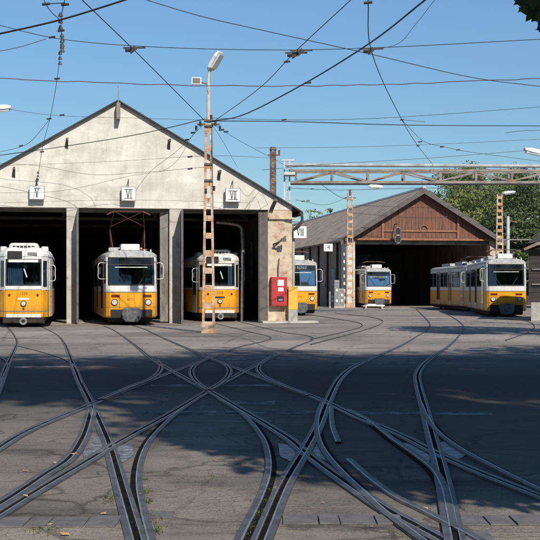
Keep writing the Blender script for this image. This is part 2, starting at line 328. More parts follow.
def crom(pts, n=8):
    P = [Vector(p) for p in pts]
    if len(P) < 3: return P
    P = [P[0]*2-P[1]]+P+[P[-1]*2-P[-2]]; out = []
    for i in range(1, len(P)-2):
        p0, p1, p2, p3 = P[i-1:i+3]
        t0 = 0; t1 = t0+max((p1-p0).length, 1e-4)**.5; t2 = t1+max((p2-p1).length, 1e-4)**.5; t3 = t2+max((p3-p2).length, 1e-4)**.5
        for k in range(n):
            t = t1+(t2-t1)*k/n
            A1 = p0*((t1-t)/(t1-t0))+p1*((t-t0)/(t1-t0)); A2 = p1*((t2-t)/(t2-t1))+p2*((t-t1)/(t2-t1)); A3 = p2*((t3-t)/(t3-t2))+p3*((t-t2)/(t3-t2))
            B1 = A1*((t2-t)/(t2-t0))+A2*((t-t0)/(t2-t0)); B2 = A2*((t3-t)/(t3-t1))+A3*((t-t1)/(t3-t1))
            out.append(B1*((t2-t)/(t2-t1))+B2*((t-t1)/(t2-t1)))
    out.append(P[-2]); return out
def text_mesh(body, size, name, m, parent, loc, extrude=.003):
    cu = bpy.data.curves.new(name, 'FONT'); cu.body = body; cu.size = size; cu.extrude = extrude; cu.align_x = 'CENTER'; cu.align_y = 'CENTER'
    o = bpy.data.objects.new('tmp_text', cu); COL.objects.link(o)
    dg = bpy.context.evaluated_depsgraph_get(); me = bpy.data.meshes.new_from_object(o.evaluated_get(dg))
    bpy.data.objects.remove(o)
    t = bpy.data.objects.new(name, me); COL.objects.link(t); me.materials.clear(); me.materials.append(m)
    t.rotation_euler = (R(90), 0, 0); t.location = loc; t.parent = parent
    return t

# ------------------------------------------------------------------ world, sun, camera
SUN_EL, SUN_AZ = 38, 160        # azimuth clockwise from +Y
w = bpy.data.worlds.new('World'); scene.world = w; w.use_nodes = True
nt = w.node_tree; bg = nt.nodes['Background']
sky = nt.nodes.new('ShaderNodeTexSky'); sky.sky_type = 'NISHITA'; sky.sun_disc = False
sky.sun_elevation = R(SUN_EL); sky.sun_rotation = R(SUN_AZ); sky.air_density = 1.0; sky.dust_density = .15; sky.ozone_density = 2.2; sky.altitude = 150
tint = nt.nodes.new('ShaderNodeMix'); tint.data_type = 'RGBA'; tint.blend_type = 'MULTIPLY'; tint.inputs['Factor'].default_value = 1
nt.links.new(sky.outputs[0], tint.inputs['A']); tint.inputs['B'].default_value = (.765, .98, 1.09, 1)
tcw = nt.nodes.new('ShaderNodeTexCoord'); spw = nt.nodes.new('ShaderNodeSeparateXYZ'); nt.links.new(tcw.outputs['Generated'], spw.inputs[0])
mrw = nt.nodes.new('ShaderNodeMapRange'); mrw.inputs['From Min'].default_value = .06; mrw.inputs['From Max'].default_value = .23; mrw.inputs['To Min'].default_value = .76; mrw.inputs['To Max'].default_value = 1
nt.links.new(spw.outputs['Z'], mrw.inputs['Value'])
vmw = nt.nodes.new('ShaderNodeVectorMath'); vmw.operation = 'SCALE'; nt.links.new(tint.outputs['Result'], vmw.inputs[0]); nt.links.new(mrw.outputs[0], vmw.inputs['Scale'])
nt.links.new(vmw.outputs[0], bg.inputs['Color']); bg.inputs['Strength'].default_value = 0.1
sl = bpy.data.lights.new('sun', 'SUN'); sl.energy = 5.0; sl.angle = R(.5); sl.color = (1, .94, .84)
so = bpy.data.objects.new('sun', sl); COL.objects.link(so)
to_sun = Vector((math.sin(R(SUN_AZ))*math.cos(R(SUN_EL)), math.cos(R(SUN_AZ))*math.cos(R(SUN_EL)), math.sin(R(SUN_EL))))
so.rotation_euler = to_sun.to_track_quat('Z', 'Y').to_euler()
cam = bpy.data.cameras.new('camera'); co = bpy.data.objects.new('camera', cam); COL.objects.link(co)
co.location = (0, 0, EYE); co.rotation_euler = (R(90), 0, 0); cam.lens = 36*F/540; cam.sensor_width = 36
cam.shift_y = (HZ-270)/540; cam.clip_end = 3000; cam.clip_start = .1
scene.camera = co
scene.view_settings.view_transform = 'Standard'; scene.view_settings.look = 'None'; scene.view_settings.exposure = 0
scene.render.resolution_x = 1024; scene.render.resolution_y = 1024

# ------------------------------------------------------------------ ground
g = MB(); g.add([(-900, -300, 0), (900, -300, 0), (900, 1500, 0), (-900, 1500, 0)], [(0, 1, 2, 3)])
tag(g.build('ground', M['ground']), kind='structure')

# rails ------------------------------------------------------------
rail_i = 0
def rail(px, label, side=1, lip=True, wid=1.0, gro=True):
    """one grooved rail: head, dark groove and guard lip, following ground points"""
    global rail_i
    pts = crom([gp(*p) for p in px], 10)
    zt = .010+.0011*rail_i; zg = .0045+.0003*rail_i; rail_i += 1
    def band(a, b, z, name, m, parent, skirt=True):
        L_, R_ = [], []
        for i, p in enumerate(pts):
            t = (pts[min(i+1, len(pts)-1)]-pts[max(i-1, 0)]); t.z = 0; t.normalize(); nrm = Vector((t.y, -t.x, 0))
            k = wid*(1 if p.y < 24 else max(.42, 1-(p.y-24)/16*.58))
            L_.append(p+nrm*a*k*side); R_.append(p+nrm*b*k*side)
        n = len(pts); mb = MB()
        up = [Vector((q.x, q.y, z)) for q in L_]+[Vector((q.x, q.y, z)) for q in R_]
        mb.add(up, [(i, i+1, n+i+1, n+i) for i in range(n-1)])
        if skirt:
            lo = [Vector((q.x, q.y, .001)) for q in L_]+[Vector((q.x, q.y, .001)) for q in R_]
            mb.add(up+lo, [(i, i+1, 2*n+i+1, 2*n+i) for i in range(n-1)]+[(n+i, n+i+1, 3*n+i+1, 3*n+i) for i in range(n-1)])
        return mb.build(name, m, parent)
    root = empty('tram_rail', (0, 0, 0), 0, label, 'rail', 'grooved tram rails crossing the yard')
    band(-.077, -.030, zt, 'rail_head', M['railhead'], root)
    band(-.0298, -.018, zt+.0006, 'running_edge', M['railedge'], root)
    if gro: band(-.0178, .0268, zg, 'groove', M['groove'], root, False)
    if lip:
        band(.027, .034, zt+.0003, 'lip_edge', M['railedge'], root); band(.0342, .068, zt-.001, 'guard_lip', M['railhead'], root)
    return root
rail([(38, 325), (46, 329), (57, 335), (64, 343), (72, 362), (80, 382), (92, 406), (109, 445), (120, 482), (131, 520), (137, 541), (148, 585)],
     'long straight rail running from tram at sign V down to bottom left foreground', -1)
rail([(4, 325), (9, 329), (15, 337), (17, 343), (13, 353), (6, 368), (0, 384), (-12, 410), (-45, 470)], 'short rail at left edge below the tram at sign V')
rail([(17, 346), (40, 352), (62, 359), (73, 366), (81, 384)], 'thin curved rail joining the long left rail from the left edge', 1, False, .7)
rail([(-20, 352), (0, 358), (6, 364), (2, 376), (-12, 400)], 'tight curved rail cut by left photo edge in shadow', 1, False, .7)
rail([(92, 406), (89, 420), (82, 440), (67, 461), (44, 476), (22, 491), (0, 505), (-60, 540)], 'curved rail bending left into the sunlit bottom left corner', 1)
rail([(199, 320.5), (214, 323.5), (233, 328), (253, 333), (267, 336), (271, 338.3), (262, 342), (240, 347), (209, 359), (173, 372), (129, 389), (91, 405), (29, 431), (0, 448), (-60, 490)],
     'long rail sweeping from gate VII across to the left edge', 1)
rail([(232, 319.8), (250, 324.5), (270, 329.5), (289, 333.5), (307, 336), (313, 339.5), (298, 346), (267, 360), (231, 379), (209, 391), (171, 414), (122, 441), (84, 464), (60, 478), (27, 498), (0, 515), (-60, 552)],
     'long diagonal rail from the red box down to bottom left corner', 1)
rail([(200, 396), (175, 413), (158, 428), (145, 443), (137, 460), (133.5, 484), (137, 510), (143, 536), (155, 580)], 'curved rail branching steeply to bottom edge by grass tufts', 1, False)
rail([(104, 326.3), (112, 329.5), (133, 344), (153, 360), (173, 372), (191, 382), (209, 391.5), (242, 411), (289, 440), (303, 452), (329, 472), (353, 489), (389, 513), (420, 530), (455, 549)],
     'long diagonal rail from tram at sign VI to bottom right of centre', -1)
rail([(133, 325.8), (142, 328.5), (167, 340), (198, 353.5), (209, 359), (242, 371), (284, 387), (324, 402), (355, 417), (400, 436), (435, 454), (470, 470), (540, 498), (600, 522)],
     'long diagonal rail from the middle gate pillar to right edge', -1)
rail([(222, 400), (242, 412), (256, 425), (268, 442), (273, 459), (273, 476), (264, 503), (250, 532), (236, 565)], 'curved rail bending down to bottom edge left of centre', -1, False)
rail([(416, 309), (423, 316), (430, 325), (426, 331), (418, 336), (400, 346.5), (382, 354.5), (353, 368), (340, 379), (327, 404), (318, 427), (304, 453), (284, 487), (266, 530), (252, 565)],
     'long rail from wooden gabled shed down through centre to bottom edge', 1)
rail([(440, 312), (450, 316), (458, 321), (463.5, 327), (459, 336), (447, 348), (432, 358), (422, 367), (417.5, 376), (419, 388), (425, 410), (434, 445), (439, 463), (447, 498), (454, 534), (462, 575)],
     'rightmost long rail from tram set down to bottom edge', -1)
rail([(325, 404), (321, 418), (321, 434), (327, 450), (344, 471), (367, 493), (389, 513), (420, 536), (450, 558)], 'inner curved rail from central crossing to bottom edge', -1, False)
rail([(344, 461), (366, 481), (392, 500), (420, 514), (450, 530), (490, 552)], 'straight guard rail beside inner curve in front of right paver strip', 1, False, 1.0, False)
rail([(328, 408), (328.5, 428), (334, 444)], 'short guard rail stub below the central crossing', 1, False, 1.0, False)
rail([(345, 411), (364, 421), (389, 441), (410, 456), (428, 471), (438, 488), (442, 506), (446, 530)], 'curved rail meeting the rightmost rail at bottom edge', 1, False)
rail([(424, 405), (431, 420), (444, 436), (465, 451), (498, 469), (540, 490), (600, 518)], 'curved rail leaving rightmost rail toward right photo edge', -1, False)
rail([(157, 360.5), (161, 369), (152, 379), (129, 388.5), (100, 401)], 'small curved rail at left tip of the shadowed diamond crossing', 1, True, .8)
rail([(209, 359), (194, 367.5), (192, 376), (200, 386), (209, 391.5)], 'left curve of the eye shaped rail diamond', -1, True, .8)
rail([(207, 358), (226, 366.5), (229, 375), (221, 384), (209, 391.5)], 'right curve of the eye shaped rail diamond', 1, True, .8)
rail([(272, 357), (259, 367), (262, 376), (284, 387), (310, 397)], 'small curved rail right of the eye shaped diamond', -1, True, .8)
rail([(310, 315), (335, 319), (358, 323), (361, 327), (345, 332), (310, 340)], 'far curved rail in front of tram below sign VIII', 1, False, .8)
rail([(335, 313.5), (368, 317), (382, 321), (377, 326), (352, 334), (310, 345)], 'far curved rail in front of the white boards', 1, False, .8)
rail([(497, 317), (524, 321), (534, 326), (527, 333), (505, 341)], 'far rail curling in front of right tram set', 1, False, .8)

# crossing plates
def plate(poly, label):
    p = [gp(*q) for q in poly]; mb = MB()
    mb.prism([Vector((q.x, q.y, .004)) for q in p], (0, 0, .0045))
    tag(mb.build('crossing_plate', M['plate']), label, 'steel plate', 'worn steel plates at the rail crossings')
plate([(96, 437), (103, 436), (109, 450), (84, 459), (83, 453)], 'pale worn steel plate left of the long left rail')
plate([(117, 447), (131, 443), (134, 455), (124, 463), (119, 462)], 'pale worn steel plate in the fork of the left crossing')
plate([(278, 444), (291, 446), (299, 453), (290, 462), (280, 457)], 'broken whitish steel plate left of the central crossing')
plate([(310, 450), (317, 440), (322, 444), (325, 453), (334, 465), (318, 458)], 'bluish steel plate right of the central crossing')
plate([(403, 444), (413, 444), (432, 458), (427, 466), (414, 456)], 'bluish steel plate left of the right crossing')
plate([(438, 443), (447, 442), (466, 456), (458, 460), (441, 452)], 'bluish steel plate right of the right crossing')

# drain pavers and concrete strips across the yard
def slab_row(x0, x1, y0, y1, n, label, m='paver', nm='paver_row'):
    A = gp(x0, y1); B = gp(x1, y1); C_ = gp(x0, y0)
    d = (C_.y-A.y); L_ = (B.x-A.x); root = empty(nm, (A.x, A.y, 0), 0); root['kind'] = 'structure'
    e = 0
    for k in range(n):
        f = L_*(k+1)/n if k < n-1 else L_
        f += random.uniform(-.06, .06) if k < n-1 else 0
        MB().box(e+.008, f-.008, random.uniform(0, .02), d+random.uniform(-.02, .02), .002, .010+random.uniform(0, .006)).build('paver', M[m], root)
        e = f
slab_row(-40, 116, 518, 528, 5, 'left')
slab_row(142, 173, 513, 519, 1, 'mid')
slab_row(282, 405, 516, 525, 4, 'right')
slab_row(462, 580, 517, 526, 4, 'far right')
slab_row(466, 500, 532, 545, 1, 'x')
i = 0
for (x0, x1, y0, y1) in [(142, 215, 411, 415), (225, 318, 411, 414), (355, 428, 411.5, 414.5), (434, 494, 411.5, 415),
                         (150, 275, 384.8, 386.6), (330, 420, 362.5, 364), (215, 305, 359, 360.2), (12, 72, 366, 367.5), (232, 275, 401, 405), (185, 208, 405, 409)]:
    A = gp(x0, y1); B = gp(x1, y0); i += 1
    o = MB().box(A.x, B.x*A.y/B.y if False else gp(x1, y1).x, A.y, B.y, .0005, .0036).build('concrete_strip', M['strip']); o['kind'] = 'structure'

# grass tufts and fallen leaves
gm = MB()
for (px, py, n, sp) in [(107, 498, 60, .035), (110, 502, 30, .03), (144, 480, 40, .02), (145, 492, 90, .03), (146, 502, 70, .025), (148, 516, 110, .035), (151, 532, 130, .04), (149, 524, 60, .05), (266, 490, 40, .02), (261, 502, 80, .03), (256, 514, 100, .035), (250, 526, 120, .05), (246, 536, 60, .05), (211, 477, 25, .06), (48, 531, 60, .06), (40, 529, 40, .04), (412, 536, 60, .05), (420, 530, 40, .04)]:
    c = gp(px, py)
    for k in range(n):
        x = c.x+random.gauss(0, sp); y = c.y+random.gauss(0, sp*2); h = random.uniform(.008, .03); a = random.uniform(0, 6.28); wv = .004
        l = Vector((random.gauss(0, .02), random.gauss(0, .02), h))
        b = Vector((x, y, 0)); s = Vector((math.cos(a), math.sin(a), 0))*wv
        gm.add([b-s, b+s, b+l], [(0, 1, 2)])
tag(gm.build('grass', M['grass']), 'short grass tufts growing in cracks beside the rails', 'grass', kind='stuff')
lf = MB(); lf.add([(-.03, 0, .004), (-.012, .022, .012), (.02, .02, .006), (.045, 0, .014), (.018, -.024, .005), (-.012, -.02, .011)], [(0, 1, 2, 3, 4, 5)])
proto = lf.build('fallen_leaf', M['dryleaf'])
for k, (px, py) in enumerate([(26, 472), (55, 464), (75, 455), (49, 526), (103, 515), (26, 497), (323, 504), (378, 507), (366, 500), (139, 496), (425, 510), (428, 513), (422, 512), (480, 443), (372, 528), (276, 490), (66, 536)]):
    o = proto if k == 0 else proto.copy()
    if k: COL.objects.link(o)
    p = gp(px, py); o.location = (p.x, p.y, .008); o.rotation_euler = (random.uniform(-.3, .3), random.uniform(-.3, .3), random.uniform(0, 6.3)); s = random.uniform(.4, .95); o.scale = (s, s, s)
    tag(o, 'small dry tan leaf lying on the asphalt between the rails', 'leaf', 'fallen leaves on the yard')

# ------------------------------------------------------------------ trams
def lerp(a, b, t): return a+(b-a)*t
class Shape:
    """tram body: half outline (x,y) from nose centre to the straight side, nose at y=0, tail mirrored at length"""
    def __init__(s, nose, length, rake): s.nose = nose; s.len = length; s.rake = rake
    def ring(s, z, inset=0.0, k=1.0):
        dy = s.rake(z); w = s.nose[-1][0]
        half = [((x-inset*(x/w)), y+dy*max(0, 1-y/s.nose[-1][1])+inset*(1-x/w)) for x, y in s.nose]
        front = [(-x, y) for x, y in half[::-1][:-1]]+half if half[0][0] == 0 else [(-x, y) for x, y in half[::-1]]+half
        back = [(x, s.len-y) for x, y in front[::-1]]
        return [Vector((x, y, z)) for x, y in front+back]
    def body(s, mb, levels, lo, hi, open_level):
        # loft with the nose faces lo..hi-1 left open on one level
        rings = [s.ring(z) for z in levels]; n = len(rings[0]); o = len(mb.v)
        mb.v += [tuple(p) for r in rings for p in r]
        for i in range(len(rings)-1):
            for k in range(n):
                if i == open_level and lo <= k < hi: continue
                mb.f.append(tuple(o+q for q in (i*n+k, i*n+(k+1) % n, (i+1)*n+(k+1) % n, (i+1)*n+k)))
        return mb
    def y_at(s, x, z):
        x = abs(x); P = s.nose; dy = s.rake(z)
        for (x0, y0), (x1, y1) in zip(P, P[1:]):
            if x <= x1+1e-9:
                y = lerp(y0, y1, (x-x0)/max(x1-x0, 1e-6)); return y+dy*max(0, 1-y/P[-1][1])
        return P[-1][1]
    def x_at(s, y, z):
        P = s.nose; dy = s.rake(z); Q = [(x, y_+dy*max(0, 1-y_/P[-1][1])) for x, y_ in P]
        for (x0, y0), (x1, y1) in zip(Q, Q[1:]):
            if y <= y1: return lerp(x0, x1, max(0, (y-y0)/max(y1-y0, 1e-6)))
        return P[-1][0]
    def fpanel(s, mb, x0, x1, z0, z1, off=.01, n=8, nz=2, th=.02):
        g = []
        xs = sorted(set([lerp(x0, x1, i/n) for i in range(n+1)]+[q for q in [p[0]*sg for p in s.nose for sg in (1, -1)] if x0 < q < x1]))
        for j in range(nz+1):
            z = lerp(z0, z1, j/nz); g.append([Vector((x, s.y_at(x, z)-off, z)) for x in xs])
        m = len(xs); fr = [p for r in g for p in r]; bk = [p+Vector((0, off+th, 0)) for p in fr]; o = len(fr)
        fs = [(j*m+i, j*m+i+1, (j+1)*m+i+1, (j+1)*m+i) for j in range(nz) for i in range(m-1)]
        for i in range(m-1): fs += [(i, i+1, o+i+1, o+i), (nz*m+i, nz*m+i+1, o+nz*m+i+1, o+nz*m+i)]
        for j in range(nz): fs += [(j*m, (j+1)*m, o+(j+1)*m, o+j*m), (j*m+m-1, (j+1)*m+m-1, o+(j+1)*m+m-1, o+j*m+m-1)]
        return mb.add(fr+bk, fs)
    def spanel(s, mb, sg, y0, y1, z0, z1, off=.01, n=4, th=.02):
        ys = [lerp(y0, y1, i/n) for i in range(n+1)]
        fr = [Vector((sg*(s.x_at(y, z)+off), y, z)) for z in (z0, z1) for y in ys]; bk = [p-Vector((sg*(off+th), 0, 0)) for p in fr]; m = n+1; o = len(fr)
        fs = [(i, i+1, m+i+1, m+i) for i in range(n)]
        for i in range(n): fs += [(i, i+1, o+i+1, o+i), (m+i, m+i+1, o+m+i+1, o+m+i)]
        fs += [(0, m, o+m, o), (m-1, 2*m-1, o+2*m-1, o+m-1)]
        return mb.add(fr+bk, fs)

def mirror_loop(root, sg, y, z0, z1, out, x):
    mb = MB(); mb.tube(crom([(sg*x, y, z1), (sg*(x+out*.5), y-.1, z1+.03), (sg*(x+out*.95), y-.14, z1-.04), (sg*(x+out), y-.15, (z0+z1)/2), (sg*(x+out*.95), y-.14, z0+.04), (sg*(x+out*.5), y-.1, z0), (sg*x, y, z0)], 5), .015, 6)
    o = mb.build('mirror_frame', M['white'], root)
    MB().box(sg*(x+out*.62), sg*(x+out*.92), y-.14, y-.10, lerp(z0, z1, .3), lerp(z0, z1, .75)).build('mirror', M['rubber'], o)

def cab(t, sh, hw, z0, z1, curtain=False):
    # driver's cab seen through the windscreen
    b = MB(); y = 2.1
    b.box(-hw, -.30, y, y+.05, z0+.005, z1-.01); b.box(.30, hw, y, y+.05, z0+.005, z1-.01); b.box(-.298, .298, y, y+.05, z1-.35, z1-.01)
    b.build('cab_partition', M['cab'], t)
    d = MB(); d.box(-hw*.8, hw*.8, .45, .85, z0+.004, z0+.34); d.build('dashboard', M['rubber'], t)
    st = MB(); st.loft([[Vector((x*a, 1.45+b_, z)) for x, b_ in ((-.26, 0), (.26, 0), (.26, .12), (-.26, .12))] for a, z in ((1, z0+.004), (1, z0+.55), (.7, z0+.75))]); st.build('driver_seat', M['seat'], t)
    if curtain:
        c = MB(); n = 14
        for k in range(n):
            x = -.66+.62*k/n; c.add([(x, .35+.05*(k % 2), z0+.1), (x+.62/n, .35+.05*((k+1) % 2), z0+.1), (x+.62/n, .35+.05*((k+1) % 2), z1-.15), (x, .35+.05*(k % 2), z1-.15)], [(0, 1, 2, 3)])
        c.build('curtain', M['cabblue'], t)
    MB().box(-hw-.05, hw+.05, .3, 13, z0+.0005, z0+.0035).build('cab_floor', M['rubber'], t)
def make_t5(number, raised=False, glass='glass'):
    rake = lambda z: 0 if z < 1.6 else (z-1.6)*.13
    sh = Shape([(0, 0), (.55, .02), (.95, .07), (1.10, .22), (1.16, .5), (1.25, 1.55)], 14.7, rake)
    t = empty('tram', (0, 0, 0))
    MB().loft([sh.ring(.34, .05), sh.ring(.42), sh.ring(1.47)]).build('lower_body', M['yellow'], t, bevel=.02)
    sh.body(MB(), (1.473, 1.80, 2.69, 3.05), 3, 7, 1).build('upper_body', M['white'], t)
    cab(t, sh, 1.02, 1.473, 3.05)
    MB().loft([sh.ring(3.053, -.02), sh.ring(3.12, -.01), sh.ring(3.22, .12), sh.ring(3.30, .40), sh.ring(3.33, .8)]).build('roof', M['roofgrey'], t, smooth=False)
    # skirt shadow/underframe and bogies
    MB().box(-.95, .95, .5, 14.2, .12, .335).build('underframe', M['under'], t)
    for yb in (2.6, 9.9):
        b = MB()
        for yy in (yb, yb+1.9):
            for sx in (-1, 1):
                b.tube([(sx*.66, yy, .35), (sx*.80, yy, .35)], .345, 18)
        b.box(-.9, .9, yb-.3, yb+2.2, .30, .338); b.build('bogie', M['under'], t)
    # windscreen with rubber surround, header display
    sur = MB(); sh.fpanel(sur, -1.02, 1.02, 1.76, 1.825, .006); sh.fpanel(sur, -1.02, 1.02, 2.67, 3.02, .006); sh.fpanel(sur, -1.03, -.93, 1.826, 2.669, .006); sh.fpanel(sur, .93, 1.03, 1.826, 2.669, .006); sur.build('window_surround', M['rubber'], t)
    gl = MB(); sh.fpanel(gl, -.93, .93, 1.827, 2.668, .002, th=.004); w_ = gl.build('windscreen', M['bluescreen' if glass == 'blueglass' else 'screen'], t)
    bl = MB(); sh.fpanel(bl, -.72, .72, 2.555, 2.585, .018); bl.build('sun_strip', M['blind'], w_)
    for sx in (-1, 1):
        wp = MB(); wp.bar((sx*.25+.1*sx, sh.y_at(.3, 1.84)-.035, 1.84), (sx*.62, sh.y_at(.6, 2.3)-.035, 2.28), .02, .02); wp.build('wiper', M['rubber'], w_)
    ds = MB(); sh.fpanel(ds, -.9, .9, 2.72, 2.98, .016); d_ = ds.build('destination_display', M['glass'], t)
    # lower front: light housings, headlights, tail lights
    for sx in (-1, 1):
        tl = MB(); sh.fpanel(tl, sx*.70-.19, sx*.70+.19, 1.24, 1.35, .012); tl.build('tail_light', M['redlens'], t)
        hl = MB(); yy = sh.y_at(.72, 1.0); hl.disc((sx*.74, 1.02), .15, yy-.03, .06); h = hl.build('headlight', M['rubber'], t)
        MB().disc((sx*.74, 1.02), .115, yy-.045, .02).build('lens', M['lamp'], h)
    tr = MB(); sh.fpanel(tr, -1.08, 1.08, 1.455, 1.49, .012); tr.build('trim_strip', M['signside'], t)
    for x_ in (-.52, .52): sm = MB(); sh.fpanel(sm, x_-.006, x_+.006, .42, 1.45, .004, n=1); sm.build('seam', M['seam'], t)
    sm = MB(); sh.fpanel(sm, -1.1, 1.1, .80, .812, .004); sm.build('seam', M['seam'], t)
    lw = MB(); sh.fpanel(lw, -.92, .92, .345, .70, .012); lw.build('bumper_recess', M['under'], t)
    # coupler under a grey cover
    cp = MB(); cp.loft([[Vector((x*a, -.32+b, z)) for x, b in ((-1, .06), (-.55, 0), (.55, 0), (1, .06), (1, .45), (-1, .45))] for a, z in ((.26, .16), (.38, .28), (.44, .52), (.41, .72), (.30, .78))])
    cp.build('coupler_cover', M['couplergrey'], t, bevel=.03)
    ff = MB(); ff.bar((-.95, .3, .26), (.95, .3, .26), .14, .1); ff.build('fender', M['under'], t)
    # corner windows and sides
    for sg in (-1, 1):
        cw = MB(); sh.spanel(cw, sg, .30, .62, 1.85, 2.85, .010); cw.build('corner_window', M['glass'], t)
        for (y0, y1) in ((.85, 1.65), (4.9, 6.2), (9.5, 10.8)) if True else ():
            dr = MB(); sh.spanel(dr, sg, y0, y1, .40, 2.92, .018); dd = dr.build('door', M['steel'], t)
            k = 1 if y1-y0 < 1 else 2
            for q in range(k):
                a = y0+(y1-y0)*q/k+.12; b_ = y0+(y1-y0)*(q+1)/k-.10
                pn = MB(); sh.spanel(pn, sg, a, b_, .75, 2.72, .026); pn.build('pane', M['glass'], dd)
        for (y0, y1) in ((1.9, 3.2), (3.35, 4.7), (6.4, 7.85), (7.98, 9.3), (11.0, 12.3), (12.45, 13.6)):
            wn = MB(); sh.spanel(wn, sg, y0, y1, 1.72, 2.82, .012); wo = wn.build('window', M['rubber'], t)
            pn = MB(); sh.spanel(pn, sg, y0+.06, y1-.06, 1.78, 2.40, .018); sh.spanel(pn, sg, y0+.06, y1-.06, 2.45, 2.77, .018); pn.build('pane', M['glass'], wo)
        mirror_loop(t, sg, .55, 2.05, 2.75, .30, 1.14)
    # roof gear
    MB().box(-.42, .42, .75, 1.75, 3.33, 3.62).build('roof_box', M['white'], t, bevel=.04)
    MB().box(-.95, -.52, .9, 1.5, 3.28, 3.46).build('roof_box', M['roofgrey'], t, bevel=.03)
    MB().box(-.75, .75, 3.6, 6.2, 3.32, 3.56).build('resistor_box', M['roofgrey'], t, bevel=.03)
    MB().box(-.75, .75, 8.0, 11.4, 3.32, 3.52).build('resistor_box', M['roofgrey'], t, bevel=.03)
    for x_ in (-.7, -.3, .62, .9):
        MB().tube([(x_, .62, 3.2), (x_, .62, 3.38)], .05, 8, .035).build('roof_insulator', M['porc'], t)
    p = MB()
    if raised:
        for sx in (-1, 1):
            p.tube([(sx*.72, 1.9, 3.45), (sx*.80, 2.9, 4.35)], .03, 6, .025); p.tube([(sx*.80, 2.9, 4.35), (sx*.66, 1.9, 5.15)], .02, 6)
            p.tube([(sx*.72, 3.9, 3.45), (sx*.80, 2.9, 4.35)], .022, 6); p.tube([(sx*.66, 1.9, 5.15), (sx*.98, 1.9, 5.0)], .035, 6)
            p.tube([(sx*.66, 1.9, 5.15), (-sx*.76, 2.6, 4.5)], .012, 5)
        p.tube([(-.7, 1.9, 5.15), (.7, 1.9, 5.15)], .014, 6); p.box(-.85, .85, 1.8, 4.0, 3.38, 3.44)
    else:
        for sx in (-1, 1):
            p.tube([(sx*.6, 1.9, 3.5), (sx*.75, 4.2, 3.72)], .028, 6); p.tube([(sx*.75, 4.2, 3.72), (sx*.6, 2.0, 3.86)], .024, 6)
        p.tube([(-.95, 2.0, 3.80), (-.6, 2.0, 3.88), (.6, 2.0, 3.88), (.95, 2.0, 3.80)], .03, 6); p.box(-.7, .7, 1.8, 4.2, 3.38, 3.44)
    p.build('pantograph', M['panto'] if raised else M['rustred'], t)
    if number: text_mesh(number, .15, 'fleet_number', M['redtext'], t, (-.05, sh.y_at(0, 1.2)-.008, 1.14))
    return t, sh

